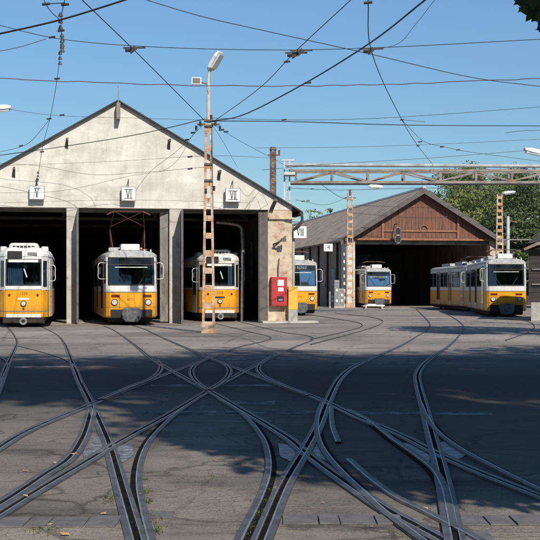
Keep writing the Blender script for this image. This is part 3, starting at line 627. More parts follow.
def make_ganz(number, blue='glass'):
    rake = lambda z: 0 if z < 1.6 else (z-1.6)*.06
    sh = Shape([(0, 0), (.40, .015), (.72, .06), (.80, .12), (.98, .42), (1.05, .75), (1.15, 2.0)], 13.2, rake)
    t = empty('tram', (0, 0, 0))
    MB().loft([sh.ring(.42), sh.ring(1.56)]).build('lower_body', M['yellow'], t, bevel=.02)
    sh.body(MB(), (1.563, 1.76, 2.86, 2.98), 4, 8, 1).build('upper_body', M['white'], t)
    cab(t, sh, .92, 1.563, 2.98, blue == 'blueglass')
    MB().loft([sh.ring(2.983, -.025), sh.ring(3.08, -.02), sh.ring(3.22, .06), sh.ring(3.34, .28), sh.ring(3.38, .6)]).build('roof', M['white'], t)
    MB().box(-.85, .85, .45, 12.8, .14, .415).build('underframe', M['under'], t)
    for yb in (2.4, 9.2):
        b = MB()
        for yy in (yb, yb+1.8):
            for sx in (-1, 1): b.tube([(sx*.62, yy, .34), (sx*.76, yy, .34)], .335, 18)
        b.box(-.84, .84, yb-.3, yb+2.1, .31, .418); b.build('bogie', M['under'], t)
    # front
    fr = MB(); sh.fpanel(fr, -.74, .74, 1.74, 1.80, .008); sh.fpanel(fr, -.74, .74, 2.72, 2.87, .008); sh.fpanel(fr, -.745, -.69, 1.801, 2.719, .008); sh.fpanel(fr, .69, .745, 1.801, 2.719, .008); fr.build('window_surround', M['rubber'], t)
    gl = MB(); sh.fpanel(gl, -.69, .69, 1.802, 2.718, .002, th=.004); w_ = gl.build('windscreen', M['screen'], t)
    bl = MB(); sh.fpanel(bl, -.62, .60, 2.73, 2.84, .016); bl.build('sun_blind', M['blind'], w_)
    wp = MB(); wp.bar((.02, sh.y_at(0, 2.4)-.03, 2.46), (.14, sh.y_at(.1, 2.1)-.03, 2.10), .045, .015); wp.build('paper_notice', M['blind'], w_)
    sl_ = MB(); sh.fpanel(sl_, -.76, .76, 1.59, 1.73, .03); sl_.build('window_sill', M['white'], t)
    wb = MB(); sh.fpanel(wb, -.72, .72, .42, .565, .02); wb.build('bumper_strip', M['white'], t)
    tm = MB(); sh.fpanel(tm, -1.0, 1.0, .66, .70, .012); tm.build('trim_strip', M['signside'], t)
    bb = MB(); bb.bar((-.85, .10, .30), (.85, .10, .30), .22, .12); bb.build('fender', M['under'], t)
    bu = MB(); bu.disc((0, .27), .155, -.30, .06, 20); bu.tube([(0, -.25, .27), (0, .25, .27)], .06, 8); bo = bu.build('buffer', M['steel'], t)
    MB().disc((0, .27), .075, -.305, .02, 16).build('buffer_hub', M['rubber'], bo)
    hl = MB(); hl.disc((0, 1.0), .125, -.05, .08, 20); h = hl.build('headlight', M['rubber'], t)
    MB().disc((0, 1.0), .092, -.062, .02, 18).build('lens', M['lamp'], h)
    MB().disc((0, .78), .04, -.03, .05, 10).build('socket', M['rubber'], t)
    for sx in (-1, 1):
        MB().disc((sx*.58, 1.36), .05, sh.y_at(.58, 1.3)-.03, .06, 12).build('tail_light', M['redlens'], t)
    pl = MB(); sh.fpanel(pl, -.23, .23, 1.155, 1.235, .012); pl.build('number_board', M['blind'] if blue == 'blueglass' else M['rubber'], t)
    for sg in (-1, 1):
        cw = MB(); sh.fpanel(cw, *sorted((sg*.80, sg*.96)), 1.70, 2.80, .012); cw.build('corner_window', M['glass'], t)
        dr = MB(); sh.spanel(dr, sg, .85, 1.85, .44, 2.86, .016); dd = dr.build('door', M['white'], t)
        pn = MB(); sh.spanel(pn, sg, .98, 1.30, 1.3, 2.7, .024); sh.spanel(pn, sg, 1.40, 1.72, 1.3, 2.7, .024); pn.build('pane', M['glass'], dd)
        for k in range(7):
            y0 = 2.2+k*1.36
            wn = MB(); sh.spanel(wn, sg, y0, y0+1.2, 1.66, 2.72, .012); wo = wn.build('window', M['rubber'], t)
            pn = MB(); sh.spanel(pn, sg, y0+.06, y0+1.14, 1.72, 2.66, .018); pn.build('pane', M['glass'], wo)
        mirror_loop(t, sg, .72, 1.95, 2.6, .26, 1.04)
    # roof: destination box, ventilator dome with slots, grille
    MB().box(-.66, -.06, .02, .5, 2.90, 3.20).build('destination_box', M['rubber'], t, bevel=.02)
    MB().box(.16, .56, .05, .3, 3.02, 3.16).build('vent_grille', M['steel'], t, bevel=.01)
    dm = MB(); dm.loft([[Vector((x*a, .42+b*c_, z)) for x, b in ((-.62, .1), (-.5, 0), (.5, 0), (.62, .1), (.62, 1.3), (-.62, 1.3))] for a, c_, z in ((1, 1, 3.22), (1, 1, 3.42), (.95, .98, 3.50), (.82, .92, 3.55))])
    do = dm.build('roof_ventilator', M['white'], t, bevel=.03)
    for k in range(6): MB().box(-.46+k*.155, -.34+k*.155, .395, .43, 3.33, 3.43).build('slot', M['rubber'], do)
    MB().box(-1.0, -.75, 1.0, 2.4, 3.18, 3.42).build('roof_box', M['white'], t, bevel=.03)
    MB().box(.72, 1.0, .9, 2.4, 3.18, 3.42).build('roof_box', M['white'], t, bevel=.03)
    if number: text_mesh(number, .17, 'fleet_number', M['redtext'], t, (0, sh.y_at(0, 1.4)-.012, 1.42))
    return t, sh

TH = R(9.46)
def put(t, px, Y, rz, label, group='yellow and white trams at the depot'):
    t.location = ((px-270)/F*Y, Y, 0); t.rotation_euler = (0, 0, rz); tag(t, label, 'tram', group)
ga, _ = make_ganz('1334', 'blueglass'); put(ga, 23.5, 50.2, TH, 'round nosed yellow tram with roof ventilator standing under sign V')
gb, _ = make_ganz('1335', 'glass'); put(gb, 220, 58.9, TH, 'small yellow tram inside gate VII behind the rusty mast')
t6, _ = make_t5('4271', True); put(t6, 131.5, 53.0, R(10.5), 'yellow tram with raised red pantograph standing under sign VI')
t8, sh8 = make_t5('4146', False, 'blueglass'); put(t8, 300, 71.5, TH, 'tram with blue windscreen partly hidden behind yellow post')
bpy.data.objects  # display lettering on the tram below sign VIII
text_mesh('52 REMIZ', .22, 'display_text', M['ambertext'], [o for o in bpy.data.objects if o.parent == t8 and o.name.startswith('destination_display')][0], (0, sh8.y_at(0, 2.85)-.03, 2.85))
t9, _ = make_t5('4200', False, 'blueglass'); put(t9, 379, 100, TH*.8, 'far tram at left of the wooden gabled shed gate')
t10, _ = make_t5('4100'); put(t10, 506.5, 68, R(-5), 'large tram in front at right with grey coupler cover')
t11 = copy_tree(t10); put(t11, 483, 83.6, R(2.5), 'second tram car coupled behind the large right tram')

# ------------------------------------------------------------------ main hall (hall-local frame: x along facade, y into the hall)
U = Vector((math.cos(TH), math.sin(TH), 0)); D = Vector((-math.sin(TH), math.cos(TH), 0))
H1 = Vector(((118-270)/F*56, 56, 0))
def s_of(px, org=H1):
    k = (px-270)/F; return (org.y*k-org.x)/(U.x-U.y*k)
def z_of(py, s, org=H1, t=0): return EYE-(py-HZ)/F*(org+U*s+D*t).y
hall = empty('tram_hall', H1, TH, 'large cream plastered gabled tram hall with three open gates', 'building')
AP, EV, HW, LZ, DEP = 10.33, 5.5, 8.26, 5.38, 46.0
def sl_z(s): return AP-(AP-EV)*abs(s)/HW
g = MB(); g.prism([(-HW, 0, LZ), (HW, 0, LZ), (HW, 0, EV+.018), (0, 0, AP+.018), (-HW, 0, EV+.018)], (0, .4, 0)); g.build('gable_wall', M['plaster'], hall)
P1 = (s_of(66.5), s_of(78.5)); P2 = (s_of(169.5), s_of(181.5)); P3 = (s_of(268), HW)
P0 = (-HW, s_of(-22))
for k, (a, b) in enumerate((P1, P2)):
    MB().box(a, b, .03, .7, 0, LZ-.003).build('pillar', M['concrete'], hall)
MB().box(P0[0], P0[1], .02, .6, 0, LZ-.003).build('pillar', M['concrete'], hall)
MB().box(P3[0], P3[1], .02, .8, 0, LZ-.003).build('corner_pier', M['peel'], hall)
MB().box(P3[0]+.02, P3[1]+.12, -.10, .5, LZ-.45, LZ-.36).build('cornice', M['peel'], hall)
# lintel beam edge and inner roof, walls
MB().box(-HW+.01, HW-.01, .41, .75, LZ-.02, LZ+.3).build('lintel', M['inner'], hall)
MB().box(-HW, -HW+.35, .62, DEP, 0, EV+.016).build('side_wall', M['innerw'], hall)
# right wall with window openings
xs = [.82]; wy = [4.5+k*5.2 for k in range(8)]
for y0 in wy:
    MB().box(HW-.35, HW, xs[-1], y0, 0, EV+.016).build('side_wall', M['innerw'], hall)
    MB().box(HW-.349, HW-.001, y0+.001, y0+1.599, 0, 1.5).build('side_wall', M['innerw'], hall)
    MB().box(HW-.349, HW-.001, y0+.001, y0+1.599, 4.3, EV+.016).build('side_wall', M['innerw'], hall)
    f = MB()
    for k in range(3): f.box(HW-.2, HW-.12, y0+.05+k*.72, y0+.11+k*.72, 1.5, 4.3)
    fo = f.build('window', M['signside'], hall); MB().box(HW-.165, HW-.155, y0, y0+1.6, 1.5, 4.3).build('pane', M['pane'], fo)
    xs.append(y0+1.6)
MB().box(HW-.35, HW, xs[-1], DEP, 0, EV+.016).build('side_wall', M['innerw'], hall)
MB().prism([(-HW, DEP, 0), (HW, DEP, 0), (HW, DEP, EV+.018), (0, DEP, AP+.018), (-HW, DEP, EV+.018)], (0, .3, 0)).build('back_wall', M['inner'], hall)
for sg in (-1, 1):
    n = Vector((sg*(AP-EV), 0, HW)).normalized()*.06
    ov = 1.055
    a = Vector((0, -.22, AP+.02)); b = Vector((sg*HW*ov, -.22, AP+.02-(AP-EV)*ov))
    MB().prism([a, b, b+n, Vector((0, -.22, a.z+.07))], (0, DEP+.5, 0)).build('roof', M['roofdark'], hall)
# internal roof columns lost in the gloom
for y in (9, 18, 27, 36):
    for s in ((P1[0]+P1[1])/2, (P2[0]+P2[1])/2):
        MB().box(s-.14, s+.14, y, y+.28, 0, 6.3).build('inner_column', M['inner'], hall)
for y in (5, 12, 20, 29):
    b = MB(); b.bar((-HW+.36, y, EV+.05), (HW-.36, y, EV+.05), .16, .2)
    for sg in (-1, 1):
        b.bar((sg*(HW-.4), y+.003, EV+.12), (0, y+.003, AP-.15), .14, .18); b.bar((sg*2.6, y-.004, EV+.12), (sg*2.6, y-.004, AP-1.75), .1, .12); b.bar((sg*2.6, y+.006, EV+.12), (0, y+.006, AP-.4), .1, .1)
    b.build('roof_truss', M['innerw'], hall)
# gate leaves folded open
def leaf_gate(s0, ang, wid_, h=LZ-.12, y0=-.01, gm_='gate'):
    mt = Matrix.Translation((s0, y0, 0)) @ Matrix.Rotation(ang, 4, 'Z')
    mb = MB(); mb.box(0, wid_, -.03, .03, .06, h, mt)
    o = mb.build('gate_leaf', M[gm_], hall)
    fr = MB()
    for z in (.1, h*.5, h-.2): fr.box(.02, wid_-.02, -.055, -.032, z, z+.12, mt)
    fr.box(wid_-.06, wid_+.02, -.06, -.031, .06, h, mt)
    fr.build('gate_rail', M['signside'], o)
leaf_gate(P1[1]-.05, R(-89), 1.25); leaf_gate(P2[1]-.03, R(-92), 1.5)
leaf_gate(P2[0]-.02, R(155), .42, y0=.3, gm_='gatepale'); leaf_gate(P3[0]-.02, R(184), .42, y0=-.02); leaf_gate(P0[1]+.03, R(-80), 1.5)
# brackets, finial, gutter, downpipe, ducts inside gate VII
for (px, py) in ((67, 141), (169, 142), (14, 170), (219, 173)):
    s = s_of(px); z = z_of(py, s)
    b = MB(); b.bar((s, 0, z), (s+.02, -.42, z+.05), .09, .12); b.bar((s, -.02, z-.3), (s+.02, -.38, z+.02), .06, .06); b.box(s-.06, s+.06, -.03, -.002, z-.35, z+.12); b.build('wire_bracket', M['gate'], hall)
b = MB(); b.bar((0, -.25, AP-.9), (0, -.25, AP+.75), .05, .05); b.box(-.09, .09, -.5, -.02, AP-.85, AP-.1); b.build('finial', M['gantry'], hall)
gu = MB(); gu.tube(crom([(HW+.42, -.2, EV-.30), (HW+.44, -.25, EV-.62), (HW+.30, -.22, EV-.85), (HW+.10, -.08, EV-1.05), (HW+.06, .1, EV-1.3)], 5), .07, 8)
gu.tube([(HW+.42, -.2, EV-.30), (HW+.42, DEP, EV-.30)], .10, 8); gu.build('gutter', M['roofdark'], hall)
MB().tube([(HW+.09, .15, EV-1.25), (HW+.09, .15, 0)], .07, 10).build('downpipe', M['paleconc'], hall)
br = MB(); br.bar((P3[0]+.15, -.05, LZ+.0), (P3[0]+.28, -.55, LZ+.42), .16, .16); br.build('lifted_flap', M['gate'], hall)
br = MB(); br.tube(crom([(HW-.9, 0, 3.75), (HW-.75, -.35, 3.8), (HW-.55, -.5, 3.95), (HW-.4, -.5, 4.1)], 4), .04, 6); br.tube([(HW-.95, -.02, 3.55), (HW-.6, -.45, 3.9)], .03, 6); br.box(HW-.62, HW-.4, -.6, -.42, 3.85, 4.0); br.build('wall_insulator', M['gate'], hall)
dc = MB(); dc.tube(crom([(P3[0]-.9, 2.4, 0), (P3[0]-.9, 2.4, 4.3), (P3[0]-1.0, 2.4, 4.7), (P3[0]-1.6, 2.4, 4.85), (P3[0]-2.2, 2.4, 4.9)], 6), .09, 8); dc.build('duct', M['steel'], hall)
# pale kerb in front of the pier
k = MB(); k.box(P3[0]-.4, HW+1.1, -.9, -.02, 0, .09); ko = k.build('kerb', M['concrete']); ko.location = H1; ko.rotation_euler = (0, 0, TH); ko['kind'] = 'structure'

# hanging number signs -----------------------------------------------------------
def strokes(txt, cx, cz, h, mb, y):
    wd = {'V': .52, 'I': .15, 'X': .5}; tot = sum(wd[c] for c in txt)*h; x = cx-tot/2; t = .085*h
    for c in txt:
        w_ = wd[c]*h; m_ = x+w_/2; a = w_/2-.04*h
        if c == 'I': mb.box(m_-t/2, m_+t/2, y, y+.006, cz-h/2, cz+h/2)
        if c == 'V':
            mb.prism([(m_-a, y, cz+h/2), (m_-a+t*1.2, y, cz+h/2), (m_+t*.5, y, cz-h/2), (m_-t*.5, y, cz-h/2)], (0, .006, 0))
            mb.prism([(m_+a, y+.0007, cz+h/2), (m_+a-t*1.2, y+.0007, cz+h/2), (m_-t*.5, y+.0007, cz-h/2), (m_+t*.5, y+.0007, cz-h/2)], (0, .0045, 0))
        if c == 'X':
            for q, sg in enumerate((-1, 1)):
                yy = y+.0007*q
                mb.prism([(m_-sg*a, yy, cz+h/2), (m_-sg*(a-t*1.2), yy, cz+h/2), (m_+sg*a, yy, cz-h/2), (m_+sg*(a-t*1.2), yy, cz-h/2)], (0, .0055-.0012*q, 0))
        x += w_
def num_sign(txt, px0, px1, py0, py1, off, label, rod=True, org=H1, sback=.16, frame=None):
    s0, s1 = s_of(px0, org), s_of(px1, org); z0, z1 = z_of(py1, (s0+s1)/2, org), z_of(py0, (s0+s1)/2, org)
    base = org+U*((s0+s1)/2)-D*off; hw = (s1-s0)/2
    e = empty('number_sign', base, TH, label, 'sign', 'number signs at the gates')
    MB().box(-hw, hw, 0, sback, z0, z1).build('case', M['signside'], e)
    MB().box(-hw+.02, hw-.02, -.006, -.001, z0+.02, z1-.02).build('face', M['signwhite'], e)
    if txt:
        n = MB(); strokes(txt, 0, (z0+z1)/2, (z1-z0)*.62, n, -.013); n.build('numeral', M['text'], e)
    else: text_mesh('4', (z1-z0)*.85, 'numeral', M['text'], e, (.04, -.012, (z0+z1)/2))
    if txt in ('V', 'VI', 'VII'):
        n = MB(); wv = hw*(.42 if txt == 'V' else .62); h_ = (z1-z0)*.62
        n.box(-wv, wv, -.011, -.0075, (z0+z1)/2+h_/2-.012, (z0+z1)/2+h_/2+.018); n.build('serif', M['text'], e); n = MB()
        n.box(-wv*(.4 if txt == 'V' else 1), wv*(.4 if txt == 'V' else 1), -.011, -.0075, (z0+z1)/2-h_/2-.018, (z0+z1)/2-h_/2+.012); n.build('serif', M['text'], e)
    if rod:
        r_ = MB(); r_.tube([(0, .06, z1), (0, .06, z1+.35)], .02, 6); r_.bar((0, .06, z1+.35), (0, off, z1+.30), .04, .04); r_.build('hanger', M['gate'], e)
num_sign('V', 29.5, 44.5, 186.5, 200, .35, 'white sign with numeral V over the left gate')
num_sign('VI', 121, 135.5, 187.5, 201.5, .35, 'white sign with numeral VI over the middle gate')
num_sign('VII', 224.5, 239.5, 189, 202.5, .35, 'white sign with numeral VII over the right gate')
num_sign('VIII', 293, 306.5, 226, 238.5, .1, 'white sign with numeral VIII hanging outside the hall corner', False, sback=.05)
# bracket for VIII
h8 = [o for o in bpy.data.objects if o.get('label', '').find('numeral VIII') >= 0][0]
z8 = z_of(226, s_of(300)); bb = MB(); bb.tube([(-.25, .03, z8), (-.25, .03, z8+.18), (-.75, .1, z8+.22)], .018, 6); bb.tube([(.25, .03, z8), (.25, .03, z8+.18), (-.75, .1, z8+.22)], .018, 6); bb.build('hanger', M['gate'], h8)

# red box on pier ---------------------------------------------------------------
sa, sb = s_of(270), s_of(286); za, zb = z_of(306, sa), z_of(277, sa)
rb = empty('red_wall_box', H1+U*((sa+sb)/2)-D*.02, TH, 'red metal cabinet with pale labels fixed on the peeling corner pier', 'cabinet'); hw = (sb-sa)/2
MB().box(-hw, hw, -.32, 0, za, zb).build('case', M['red'], rb, bevel=.02)
MB().box(-hw+.04, hw-.04, -.335, -.322, za+.05, zb-.05).build('door', M['red'], rb, bevel=.005)
MB().box(-.08, .22, -.345, -.336, zb-.42, zb-.14).build('notice', M['signwhite'], rb)
MB().box(-.06, .20, -.345, -.336, zb-.68, zb-.50).build('notice', M['blind'], rb)
MB().box(-.10, .22, -.347, -.336, za+.22, za+.46).build('slot', M['rubber'], rb)
for z in (za+.15, zb-.2): MB().box(-hw+.02, -hw+.06, -.35, -.336, z-.06, z+.06).build('hinge', M['gate'], rb)
MB().tube([(hw-.09, -.37, (za+zb)/2-.05), (hw-.09, -.37, (za+zb)/2+.06)], .015, 6).build('handle', M['steel'], rb)
MB().tube([(0, -.1, zb), (0, -.1, zb+.5), (.05, -.03, zb+.9)], .025, 6).build('conduit', M['gate'], rb)
MB().box(-.04, .16, -.352, -.3475, za+.26, za+.34).build('plate', M['steel'], rb)
# yellow post
yp = gp(292.5, 322.5); yp.y -= .3
yb_ = empty('yellow_post', yp, R(8), 'square yellow topped post with concrete foot beside the red cabinet', 'post')
MB().box(-.22, .22, -.15, .15, 0, .62).build('foot', M['paleconc'], yb_, bevel=.02)
MB().box(-.225, .225, -.155, .155, .621, 1.66).build('shaft', M['yellowbox'], yb_, bevel=.02)
MB().box(-.24, .24, -.17, .17, 1.661, 1.70).build('cap', M['yellowbox'], yb_, bevel=.01)

# ------------------------------------------------------------------ wooden gabled shed
H2 = Vector(((422-270)/F*103, 103, 0))
shed = empty('wooden_shed', H2, TH, 'distant tram shed with red brown boarded gable and long grey roof', 'building')
A2, E2, W2, L2, DP2 = 9.95, 5.75, 6.85, 5.75, 62.0
gb_ = MB(); n = 46
for k in range(n):
    a, b = -W2+2*W2*k/n, -W2+2*W2*(k+1)/n
    za_, zb_ = A2-(A2-E2)*abs(a)/W2, A2-(A2-E2)*abs(b)/W2
    y = random.uniform(0, .02)
    gb_.prism([(a+.006, y, L2), (b-.006, y, L2), (b-.006, y, max(zb_, L2+.02)), (a+.006, y, max(za_, L2+.02))], (0, .06, 0))
gb_.build('gable_boards', M['wood'], shed)
tr = MB()
tr.box(-3.6, 3.3, -.08, -.003, L2+.72, L2+.86); tr.box(-W2+.2, W2-.2, -.10, -.004, L2-.02, L2+.14)
for s in (-3.5, 3.2): tr.box(s-.09, s+.09, -.13, -.101, L2-.02, L2+2.0)
tr.build('gable_trim', M['woodtrim'], shed)
tr = MB(); tr.tube(crom([(.15+.35*math.cos(a), -.09, L2+.87+.4*math.sin(a)) for a in [math.pi*k/8 for k in range(9)]], 3), .04, 5); tr.build('gable_arch', M['woodtrim'], shed)
for sg in (-1, 1):
    nn = Vector((sg*(A2-E2), 0, W2)).normalized()*.16; ov = 1.06
    a = Vector((0, -.7, A2+.04)); b = Vector((sg*W2*ov, -.7, A2+.04-(A2-E2)*ov))
    MB().prism([a, b, b+nn, Vector((0, -.7, a.z+.19))], (0, DP2+1, 0)).build('roof', M['roofrib'], shed)
    MB().prism([a-Vector((0, .03, .28)), b-Vector((0, .03, .28)), b+nn-Vector((0, .03, 0)), Vector((0, -.73, a.z+.19))], (0, .06-.032, 0)).build('barge_board', M['gate'], shed)
    wl = MB(); wl.box(sg*W2-(.3 if sg > 0 else 0), sg*W2+(.3 if sg < 0 else 0), .8, DP2, 0, E2+.03); wl.build('side_wall', M['sidewall2'], shed)
# ridge cap
MB().tube([(0, -.72, A2+.24), (0, DP2+.3, A2+.24)], .16, 8).build('ridge_cap', M['pipe'], shed)
MB().box(-W2-.05, -W2+.95, .0, .79, 0, L2-.003).build('pier', M['plaster'], shed); MB().box(W2-.75, W2+.1, .0, .79, 0, L2-.003).build('pier', M['peel'], shed)
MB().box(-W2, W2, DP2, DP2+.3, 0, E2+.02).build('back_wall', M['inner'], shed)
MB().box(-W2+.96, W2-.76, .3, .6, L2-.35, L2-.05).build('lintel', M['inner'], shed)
for k in range(9):
    MB().box(-W2-.16, -W2-.01, 2.2+k*4, 2.4+k*4, 0, E2-.15).build('wall_post', M['darkwood'], shed)
    MB().box(-W2-.05, -W2-.01, 3.3+k*4, 4.7+k*4, 1.8, 3.3).build('window', M['pane'], shed)
num_sign('', 321.5, 330.5, 244, 251.8, .9, 'small white sign with figure 4 by the shed pier', False, H2+U*0-D*.4)
h9 = [o for o in bpy.data.objects if o.get('label', '').find('figure 4') >= 0][0]
MB().tube([(0, .1, z_of(244, 0, H2)-.05), (0, .1, z_of(244, 0, H2)+.35), (1.6, .5, z_of(244, 0, H2)+.45)], .03, 6).build('hanger', M['gate'], h9)
# ring lamp under gable
p = at(398, 235.5, 101.5); rl = empty('signal_lamp', p, TH, 'grey rimmed double ring signal hanging below the boarded gable', 'signal')
ring = MB()
for dz in (.33, -.3): ring.tube([(.26*math.cos(a), 0, dz+.36*math.sin(a)) for a in [2*math.pi*k/18 for k in range(19)]], .04, 6)
ring.build('ring', M['steel'], rl)
bk = MB(); bk.prism([(.25*math.cos(a), .02, .015+.62*math.sin(a)) for a in [2*math.pi*k/20 for k in range(20)]], (0, .06, 0)); bk.build('lens_plate', M['rubber'], rl)
MB().tube([(0, .04, .6), (0, .04, 1.0), (0, 1.3, 1.0)], .04, 6).build('hanger', M['gate'], rl)

# ------------------------------------------------------------------ masts
def luminaire(parent, p, ax, L_=.75, w_=.32):
    """street lamp head, long axis ax"""
    ax = Vector(ax).normalized(); sd = ax.cross(Vector((0, 0, 1))).normalized(); up = sd.cross(ax); p = Vector(p)
    mb = MB(); rings = []
    for t, a, h in ((0, .45, .5), (.15, .9, 1), (.75, 1, 1), (1, .7, .55)):
        c = p+ax*L_*t; rings.append([c+sd*w_/2*a-up*.07*h, c+sd*w_/2*a+up*.05*h, c+sd*w_/4*a+up*.13*h, c-sd*w_/4*a+up*.13*h, c-sd*w_/2*a+up*.05*h, c-sd*w_/2*a-up*.07*h])
    mb.loft(rings); o = mb.build('lamp_head', M['lampwhite'], parent, bevel=.015)
    g_ = MB(); c0 = p+ax*L_*.2-up*.072; c1 = p+ax*L_*.92-up*.072
    g_.prism([c0-sd*w_*.4, c0+sd*w_*.4, c1+sd*w_*.32, c1-sd*w_*.32], -up*.06); g_.build('lens', M['lamp'], o)
def mast(base, H_lat, w0, w1, step, m, label, cat='mast', foot=True, top=None, group=None):
    e = empty('lattice_mast', base, R(4), label, cat, group)
    for sx in (-1, 1):
        b = MB(); d0 = .07
        vs = []
        for z, w_ in ((0, w0), (H_lat, w1)):
            x = sx*w_/2
            vs += [(x-.045, -d0, z), (x+.045, -d0, z), (x+.045, d0, z), (x-.045, d0, z)]
        b.add(vs, [(0, 3, 2, 1), (4, 5, 6, 7)]+[(k, (k+1) % 4, 4+(k+1) % 4, 4+k) for k in range(4)]); b.build('leg', m, e)
    z = .9; ph = .20
    while z < H_lat-.2:
        w_ = lerp(w0, w1, z/H_lat)
        for y in (-.085,): MB().box(-w_/2-.04, w_/2+.04, y, y+.014, z, z+ph).build('batten', m, e)
        MB().box(-w_/2-.04, w_/2+.04, .071, .085, z+.02, z+ph+.02).build('batten', m, e)
        z += step
    if foot: MB().box(-w0/2-.06, w0/2+.06, -.10, .10, 0, .42).build('foot_plate', M['rustred'] if m != M['rust'] else m, e)
    return e
mb_ = gp(208.5, 333)
m1 = mast(mb_, 7.7, .40, .17, .64, M['rust'], 'tall rusty lattice lamp mast in front of gate VII', 'lamp mast')
tb = MB(); tb.tube([(0, 0, 7.5), (0, 0, 8.9)], .075, 10, .06); tb.tube(crom([(0, 0, 8.9), (0, 0, 9.3), (.03, 0, 9.6), (.1, 0, 9.75)], 5), .06, 8, .045); tb.build('upper_tube', M['palerust'], m1)
luminaire(m1, (.03, .05, 9.62), (.45, -.25, .75), .80, .46)
cl = MB(); 
for z in (5.55, 6.15, 7.55, 7.75): MB().box(-.16, .16, -.14, .14, z, z+.07).build('clamp', M['gate'], m1)
cl.bar((-.42, 0, 7.65), (.42, 0, 7.65), .06, .06); cl.build('cross_arm', M['gate'], m1)
fl = MB(); fl.box(-.62, -.26, -.10, .05, 9.10, 9.36); fo = fl.build('floodlight', M['lampwhite'], m1); MB().box(-.58, -.30, -.115, -.101, 9.14, 9.32).build('lens', M['signside'], fo)
MB().bar((-.3, 0, 9.2), (0, 0, 9.1), .04, .04).build('floodlight_arm', M['gate'], m1)
for (x, z) in ((-.3, 7.66), (.25, 7.68), (.42, 7.5), (-.45, 7.5), (.1, 7.9), (-.1, 5.2), (.2, 5.3)):
    MB().tube([(x, -.05, z-.09), (x, -.05, z+.09)], .045, 8).build('insulator', M['insul'], m1)
b2 = gp(350, 307.5); b2.y = 100.5; b2.x = (350-270)/F*100.5
m2 = mast(b2, (307-192)/F*100.5,   .56, .36, .62, M['rust'], 'cream lattice mast at the left corner of the wooden shed', 'mast')
pf = MB(); pf.tube([(0, 0, 9.4), (0, 0, 9.9)], .1, 8); pf.bar((-.5, 0, 9.2), (.5, 0, 9.2), .08, .08); pf.build('cross_arm', M['gate'], m2)
p3 = at(499.5, 260, 91); p3.z = 0
m3 = mast(p3, 8.75, .62, .34, .5, M['rust'], 'rusty lattice lamp mast behind the large right tram', 'lamp mast')
MB().tube([(0, 0, 8.6), (.1, 0, 8.8), (.35, 0, 8.9)], .05, 6).build('lamp_arm', M['gate'], m3); luminaire(m3, (.2, 0, 8.82), (.95, -.2, .12), 1.0, .5)
p4 = at(508, 260, 93); p4.z = 0
e4 = empty('steel_post', p4, 0, 'slim grey post with cross arm behind the right tram', 'post')
MB().tube([(0, 0, 0), (0, 0, 7.2)], .16, 10, .12).build('shaft', M['pipe'], e4); c_ = MB(); c_.bar((-.9, 0, 5.4), (2.0, 0, 5.4), .09, .09); c_.bar((0, 0, 6.9), (.7, 0, 6.75), .07, .07); c_.build('cross_arm', M['gantry'], e4)
p5 = at(273, 190, 70); p5.z = 0     # mast behind the main hall corner
s5 = mast(p5, (288-150)/F*70+EYE, .34, .26, .23, M['rustred'], 'dark rusty mast rising behind the main hall roof', 'mast', False)
MB().tube([(0, 0, (288-150)/F*70+EYE), (0, 0, (288-147)/F*70+EYE)], .22, 10, .16).build('mast_cap', M['rustred'], s5)
hh = (288-155)/F*70+EYE; c_ = MB(); c_.bar((-.3, 0, hh), (.42, 0, hh), .07, .07); c_.tube([(.36, 0, hh), (.36, 0, hh+.3)], .05, 8); c_.build('cross_arm', M['rustred'], s5)
# lamps reaching into frame from outside masts
pl = at(-30, 330, 47); pl.z = 0
m6 = mast(pl, 7.2, .42, .26, .64, M['rust'], 'lamp mast beyond the left edge with head at left edge', 'lamp mast')
zl = at(0, 108, 47).z; tb = MB(); tb.tube(crom([(0, 0, 7), (0, 0, zl-.35), (.2, 0, zl-.1), (.62, 0, zl)], 6), .06, 8); tb.build('lamp_arm', M['rust'], m6)
luminaire(m6, (.62, 0, zl-.04), (1, -.1, .06), 1.0, .34)
pl = at(566, 330, 52); pl.z = 0
m7 = mast(pl, 6.4, .42, .26, .64, M['rust'], 'lamp mast beyond the right edge with head at right edge', 'lamp mast')
zl = at(0, 151, 52).z; tb = MB(); tb.tube(crom([(0, 0, 6.2), (0, 0, zl-.75), (-.25, 0, zl-.45), (-.8, 0, zl-.18)], 6), .06, 8); tb.build('lamp_arm', M['rust'], m7)
luminaire(m7, (-.75, 0, zl-.18), (-1, -.1, .2), 1.15, .36)

# ------------------------------------------------------------------ gantry
GY = 79
g0 = at(287, 300, GY); g0.z = 0; XR = (600-270)/F*GY-g0.x
ztop = EYE+(288-166.5)/F*GY; zmid = EYE+(288-171)/F*GY; zbot = EYE+(288-183)/F*GY
ga_ = empty('gantry', g0, 0, 'long steel truss gantry with pale pipe spanning the yard', 'gantry')
for x in (0, XR):
    for sx in (-1, 1):
        MB().box(x+sx*.17-.05, x+sx*.17+.05, -.1, .1, 0, ztop+.35).build('column', M['pipe'], ga_)
    b = MB(); z = .6
    while z < ztop-.2: b.bar((x-.17, -.06, z), (x+.17, -.06, z+.45), .03, .02); b.bar((x+.17, -.04, z+.45), (x-.17, -.04, z+.9), .03, .02); z += .9
    b.build('column_bracing', M['pipe'], ga_)
MB().tube([(-.1, -.55, ztop+.05), (XR, -.55, ztop-.05)], .115, 12).build('pipe', M['dullpipe'], ga_)
